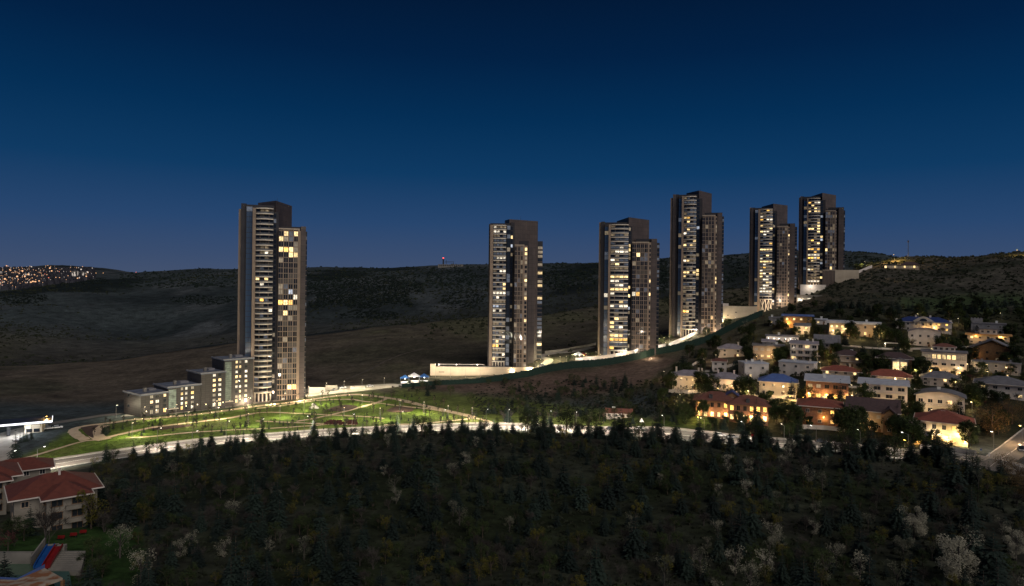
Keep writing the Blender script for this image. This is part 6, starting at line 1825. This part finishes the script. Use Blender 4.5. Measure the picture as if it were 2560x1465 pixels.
def young_firs(n):
    rs = random.Random(31); mb = MB(); made = 0; t_ = 0
    protos = [conifer(700 + k, 4.6, 1.35, 10, 7)[1] for k in range(4)]
    while made < n and t_ < n * 30:
        t_ += 1
        y = 118 + 180 * rs.random() ** 1.1; x = rs.uniform(-0.82, 0.82) * y
        if y > road_depth(x / y) - 13 or in_nogo(x, y) or not free(x, y, 1.6): continue
        take(x, y, 2.2); made += 1
        pr = protos[rs.randrange(4)]; s = rs.uniform(0.6, 1.15); a = rs.uniform(0, 6.28); c, d = cos(a) * s, sin(a) * s; z = zt(x, y)
        mb.add([(x + v[0] * c - v[1] * d, y + v[0] * d + v[1] * c, z + v[2] * s) for v in pr.v], pr.f)
    return mb
tag(young_firs(420).build('young_firs', 'needles'), 'young firs filling the gaps of the dark wood', 'firs', kind='stuff')
print('wood', cnt, tries)

def scatter_stuff(name, label, cat, n, region, size, mat, tris=14, seed=5, squash=0.7):
    """ground-hugging growth that nobody could count: one mesh of small leaf tufts"""
    rs = random.Random(seed)
    mb = MB(); made = 0; t_ = 0
    while made < n and t_ < n * 12:
        t_ += 1
        p = region(rs)
        if p is None: continue
        x, y = p
        s = size(rs, y); z = zt(x, y)
        for k in range(tris):
            a = rs.uniform(0, 2 * pi); e = rs.uniform(0.1, 1.0); r = s * rs.uniform(0.2, 1.0)
            c = (x + cos(a) * r * 0.7, y + sin(a) * r * 0.7, z + s * squash * e * rs.uniform(0.2, 1.0))
            b = rs.uniform(0, 6.28); l_ = s * rs.uniform(0.3, 0.6)
            mb.add([(c[0] - cos(b) * l_, c[1] - sin(b) * l_, c[2] - l_ * rs.uniform(0.0, 0.7)), (c[0] + cos(b) * l_, c[1] + sin(b) * l_, c[2] - l_ * rs.uniform(0.0, 0.7)), (c[0] + rs.uniform(-.3, .3) * l_, c[1] + rs.uniform(-.3, .3) * l_, c[2] + l_ * rs.uniform(0.4, 1.0))], [(0, 1, 2)])
        made += 1
    return tag(mb.build(name, mat), label, cat, kind='stuff')
def wood_region(rs):
    y = 118 + 190 * rs.random() ** 1.2; x = rs.uniform(-0.82, 0.82) * y
    if y > road_depth(x / y) - 9 or in_nogo(x, y): return None
    return x, y
scatter_stuff('undergrowth', 'low dry scrub covering the floor of the dark wood', 'undergrowth', 5200, wood_region, lambda rs, y: rs.uniform(0.35, 1.0), 'shrub', 14, 5)
def hill_region(rs):
    y = exp(rs.uniform(log(560), log(2500))); x = rs.uniform(-0.8, 0.8) * y
    dn = float(fbm(np.array(x), np.array(y), 300.0, 4))
    if dn < rs.uniform(-0.25, 0.45): return None
    if y < 700 and rs.random() < 0.5: return None
    return x, y
scatter_stuff('hill_scrub', 'dark scrub dotting the far hillsides', 'scrub', 9500, hill_region, lambda rs, y: rs.uniform(0.8, 2.2) * (1 + y / 1600), 'shrub', 10, 6)
def slope_region(rs):
    px_ = rs.uniform(1180, 1760); py_ = rs.uniform(950, 1062)
    g_ = G(px_, py_)
    if g_.y < road_depth(g_.x / g_.y) + 34: return None
    if g_.y > 520: return None
    if py_ < 985 and rs.random() < 0.6: return None
    return g_.x, g_.y
scatter_stuff('slope_scrub', 'rough scrub on the slope between fence and road', 'scrub', 1500, slope_region, lambda rs, y: rs.uniform(0.4, 1.3), 'shrub', 14, 7)
def right_region(rs):
    px_ = rs.uniform(1960, 2600); py_ = rs.uniform(640, 800)
    g_ = G(px_, py_)
    if g_.y > 1100 or g_.y < 520: return None
    return g_.x, g_.y
scatter_stuff('hillside_scrub', 'dense dark scrub on the hill above the village', 'scrub', 1500, right_region, lambda rs, y: rs.uniform(0.8, 2.6), 'shrub', 12, 8)
def crest_region(rs):
    px_ = rs.uniform(300, 2560)
    g_ = G(px_, {0: 0}.get(0) or (rs.uniform(640, 720)))
    if g_.y < 1400 or g_.y > 2800: return None
    return g_.x, g_.y
scatter_stuff('far_woods', 'distant dark woods along the far hill crest', 'wood', 2600, crest_region, lambda rs, y: rs.uniform(3.0, 6.5), 'needles', 10, 9)
PATCHES = [(740, 1060, 690, 772), (420, 590, 738, 762), (130, 275, 694, 714), (1060, 1212, 672, 705), (1350, 1485, 664, 730), (850, 1000, 775, 800), (1640, 1670, 650, 740), (1100, 1210, 720, 770), (0, 120, 735, 760)]
def patch_region(rs):
    a, b, c, d = PATCHES[rs.randrange(len(PATCHES))] if rs.random() < 0.45 else PATCHES[0]
    px_ = rs.uniform(a, b); py_ = rs.uniform(c, d)
    u = (px_ - (a + b) / 2) / (b - a) * 2; v = (py_ - (c + d) / 2) / (d - c) * 2
    if u * u + v * v + 0.5 * sin(px_ * 0.05) * cos(py_ * 0.11) > 1: return None
    g_ = G(px_, py_, 600.0)
    if g_.y > 2800: return None
    return g_.x, g_.y
scatter_stuff('hill_woods', 'dark pine woods patching the far hillside', 'wood', 3600, patch_region, lambda rs, y: rs.uniform(2.2, 4.6), 'needles', 9, 12)
def lawn_region(rs):
    px_ = rs.uniform(60, 1240); py_ = rs.uniform(985, 1150)
    g_ = G(px_, py_)
    a = g_.x / g_.y; i, j, _, _ = _idx(g_.x, g_.y)
    if LM[j, i] < 0.5: return None
    return g_.x, g_.y
LM = blur(px_poly_mask(LAWN), 1)
scatter_stuff('grass_tufts', 'tufts of long grass on the lit park lawn', 'grass', 2600, lawn_region, lambda rs, y: rs.uniform(0.15, 0.4), 'grass', 10, 10)
def bed_region(rs):
    px_ = rs.uniform(812, 892); py_ = rs.uniform(1051, 1062)
    g_ = G(px_, py_); return g_.x, g_.y
scatter_stuff('red_shrubs', 'patch of dark red shrubs between park path and road', 'shrubs', 160, bed_region, lambda rs, y: rs.uniform(0.5, 1.1), 'leaves_red', 16, 11)

# park saplings, cypresses and bushes
rr = random.Random(77)
n = 0; t_ = 0
while n < 230 and t_ < 6000:
    t_ += 1
    px_ = rr.uniform(230, 1230); py_ = rr.uniform(988, 1090)
    g_ = G(px_, py_); i, j, _, _ = _idx(g_.x, g_.y)
    if LM[j, i] < 0.6 or not free(g_.x, g_.y, 3.0): continue
    take(g_.x, g_.y, 3.0); n += 1
    if rr.random() < 0.62:
        plant('sapling', 'sapling', g_, rr.uniform(0.9, 1.5), 'slim young tree planted in the lit park', 'park saplings')
    else:
        plant('cypress', 'cypress_tree', g_, rr.uniform(0.4, 0.85), 'small dark conical conifer planted in the lit park', 'park conifers')
for px_, py_, s in ((257, 1085, 1.1), (266, 1088, 1.2), (262, 1080, 1.0), (272, 1082, .9), (283, 1072, .8), (50, 1108, 1.0), (58, 1106, 1.1), (66, 1104, 1.2), (78, 1100, 1.2)):
    plant('cypress', 'cypress_tree', G(px_, py_), s, 'dense column cypress in the clump by the sandy path loop' if px_ > 200 else 'column cypress in the row at the station forecourt', 'path loop cypresses' if px_ > 200 else 'forecourt cypresses')
plant('conifer', 'pine_tree', G(38, 1150), 1.35, 'layered spruce at the corner of the station forecourt', None)
n = 0
while n < 175:
    px_ = rr.uniform(960, 1720); py_ = rr.uniform(955, 1060)
    g_ = G(px_, py_); i, j, _, _ = _idx(g_.x, g_.y)
    if g_.y < road_depth(g_.x / g_.y) + 11 or LM[j, i] > 0.3 or g_.y > 470: continue
    if px_ < 1250 and rr.random() < 0.5: continue
    n += 1
    k = rr.choice(['conifer', 'bare', 'green', 'green', 'conifer'])
    lab = {'conifer': ('pine_tree', 'fir tree on the rough slope between fence and road', 'slope firs'), 'bare': ('bare_tree', 'leafless tree on the rough slope between fence and road', 'slope leafless trees'), 'green': ('leafy_tree', 'green tree on the rough slope between fence and road', 'slope green trees')}[k]
    plant(k, lab[0], g_, rr.uniform(0.5, 0.95), lab[1], lab[2])
# lit greenery of the courts between the towers
for k in range(16):
    plant('green', 'leafy_tree', G(rr.uniform(1375, 1500), rr.uniform(888, 908)), rr.uniform(0.3, 0.5), 'small lit tree in the court between the second and third towers', 'court trees')
for k in range(12):
    plant('green', 'leafy_tree', on_ground(rr.uniform(1645, 1690), rr.uniform(576, 600)), rr.uniform(0.35, 0.6), 'small lit tree on the terrace between the third and fourth towers', 'terrace trees')
for k in range(16):
    px_ = rr.uniform(2112, 2178)
    plant('green', 'leafy_tree', G(px_, rr.uniform(664, 676)), rr.uniform(0.7, 1.1), 'tree lit yellow on the ridge beyond the uphill tower', 'ridge trees')
# village gardens
def hides(px_, py_, hpx, wpx, D):
    for (a, b, c, d, Dh) in HB:
        if D < Dh + 14:
            m_ = (b - a) * 0.2
            if a + m_ < px_ < b - m_ and py_ - hpx < d - (d - c) * 0.5 and py_ > c + (d - c) * 0.5:
                return True
    return False
VLAB = {'green': ('garden_tree', 'dark leafy garden tree among the village houses', 'village garden trees'), 'conifer': ('pine_tree', 'tall dark fir among the village houses', 'village firs'),  # conifers here are the same kind as the firs of the wood
        'yellow': ('yellow_bush_tree', 'yellow green garden tree among the village houses', 'village yellow trees'), 'bare': ('bare_tree', 'leafless garden tree among the village houses', 'village leafless trees'),
        'blossom': ('blossom_tree', 'white blossoming garden tree among the village houses', 'village blossom trees'), 'red': ('leafy_tree', 'dark red leaved tree among the village houses', 'village red trees')}
rr2 = random.Random(808)
FRONT = [h_ for h_ in HB if h_[0] > 1500]
for (a, b, c, d, Dh) in FRONT:
    wv = b - a
    for q_ in range(rr2.choice([4, 5, 6])):
        e = rr2.random()
        if e < 0.38: px_, hf = a + wv * rr2.uniform(-0.15, 0.2), rr2.uniform(0.6, 1.15)
        elif e < 0.76: px_, hf = b - wv * rr2.uniform(-0.15, 0.2), rr2.uniform(0.6, 1.15)
        else: px_, hf = a + wv * rr2.uniform(0.25, 0.75), rr2.uniform(0.25, 0.5)
        g_ = G(px_, d + rr2.uniform(3, 9))
        k = pick(rr2, [('green', 0.6), ('conifer', 0.14 if hf > 0.5 else 0.0), ('yellow', 0.14), ('bare', 0.06), ('blossom', 0.06)])
        hm_ = {'green': 7.4, 'conifer': 8.4, 'yellow': 5.4, 'bare': 6, 'blossom': 5.6}[k]
        s = max(0.3, min(1.5, hf * (d - c) * Dh / F / hm_))
        plant('garden' if k == 'green' else k, VLAB[k][0], g_, s, VLAB[k][1], VLAB[k][2]); take(g_.x, g_.y, 3.0 * s)
for q_ in range(46):
    g_ = G(rr2.uniform(2050, 2575), rr2.uniform(768, 786))
    plant('conifer', 'pine_tree', g_, rr2.uniform(0.8, 1.35), 'dark pine in the belt behind the blue roofed mansion', 'pine belt above the village')
n = 0; t_ = 0
while n < 250 and t_ < 16000:
    t_ += 1
    px_ = rr.uniform(1640, 2600); py_ = rr.uniform(768, 1128)
    if px_ < 1700 and py_ < 940: continue
    if py_ < 1000 - (px_ - 1640) * 0.9 - 60 and px_ < 1900: continue
    g_ = G(px_, py_)
    if g_.y < road_depth(g_.x / g_.y) + 10 or g_.y > 600: continue
    if px_ > 2440 and py_ > 1050 and (px_ - 2440) * 0.7 + py_ > 1150: continue
    k = pick(rr, [('green', 0.5), ('conifer', 0.22), ('yellow', 0.1), ('bare', 0.1), ('blossom', 0.05), ('red', 0.03)])
    s = rr.uniform(0.7, 1.5)
    hpx = {'green': 7.4, 'conifer': 8.4, 'yellow': 5.4, 'bare': 6, 'blossom': 5.6, 'red': 5}[k] * s * F / g_.y
    if hides(px_, py_, hpx, hpx * 0.7, g_.y) or not free(g_.x, g_.y, 3.6 * s): continue
    take(g_.x, g_.y, 3.6 * s); n += 1
    plant('garden' if k == 'green' else k, VLAB[k][0], g_, s, VLAB[k][1], VLAB[k][2])
for px_, py_, s in ((2480, 1092, 1.25), (2530, 1060, 1.1)):
    plant('willow', 'willow_tree', G(px_, py_), s, 'huge brownish spreading tree beside the side road', 'spreading trees by the side road')
for px_, py_, s in ((2510, 1190, .9), (2545, 1215, 1.0), (2560, 1250, 1.0)):
    plant('willow', 'willow_tree', G(px_, py_), s * 0.7, 'brownish spreading tree at the edge of the wood under the road junction', 'spreading trees under the junction')
# trees around the red-roofed houses
for k, px_, py_, s, lab in (('bare', 118, 1362, 1.9, 'tall bare tree in front of the cream house balconies'), ('yellow', 228, 1322, 1.6, 'yellow green tree at the corner of the red roofed house'), ('conifer', 75, 1338, 0.9, 'dark fir against the pool side house wall'), ('green', 60, 1352, 0.7, 'dark bush tree beside the fir at the pool house'), ('bare', 262, 1330, 1.2, 'bare spreading tree past the yellow tree by the red roofed house'), ('yellow', 40, 1200, 0.8, 'yellow green tree squeezed between the red roofs'), ('red', 20, 1378, 0.9, 'reddish brown bush tree by the pool wall')):
    plant(k, {'bare': 'bare_tree', 'yellow': 'yellow_bush_tree', 'conifer': 'pine_tree', 'green': 'leafy_tree', 'red': 'leafy_tree'}[k], G(px_, py_), s, lab, None)
# clipped hedge under the pinkish house
hp = PX((1690, 985), (1740, 982), (1800, 980), (1850, 986), (1900, 995))
L_ = smooth_line(hp, 1.2); mb = MB(); rs = random.Random(3)
for p in L_:
    leaf_quads(mb, rs, (p.x, p.y, zt(p.x, p.y) + 2.2), 46, 2.0, 0.5)
tag(mb.build('hedge', 'needles'), 'thick dark clipped hedge above the long lit brick building', 'hedge')

rr = random.Random(5)
for k in range(34):
    px_, py_ = rr.choice([(rr.uniform(-5, 60), rr.uniform(1300, 1372)), (rr.uniform(225, 330), rr.uniform(1240, 1330)), (rr.uniform(185, 260), rr.uniform(1400, 1465)), (rr.uniform(330, 365), rr.uniform(1250, 1330))])
    plant(rr.choice(['green', 'green', 'bare']), 'garden_shrub', G(px_, py_), rr.uniform(0.35, 0.7), 'dark garden shrub around the red roofed pool houses', 'pool garden shrubs', 'shrub')
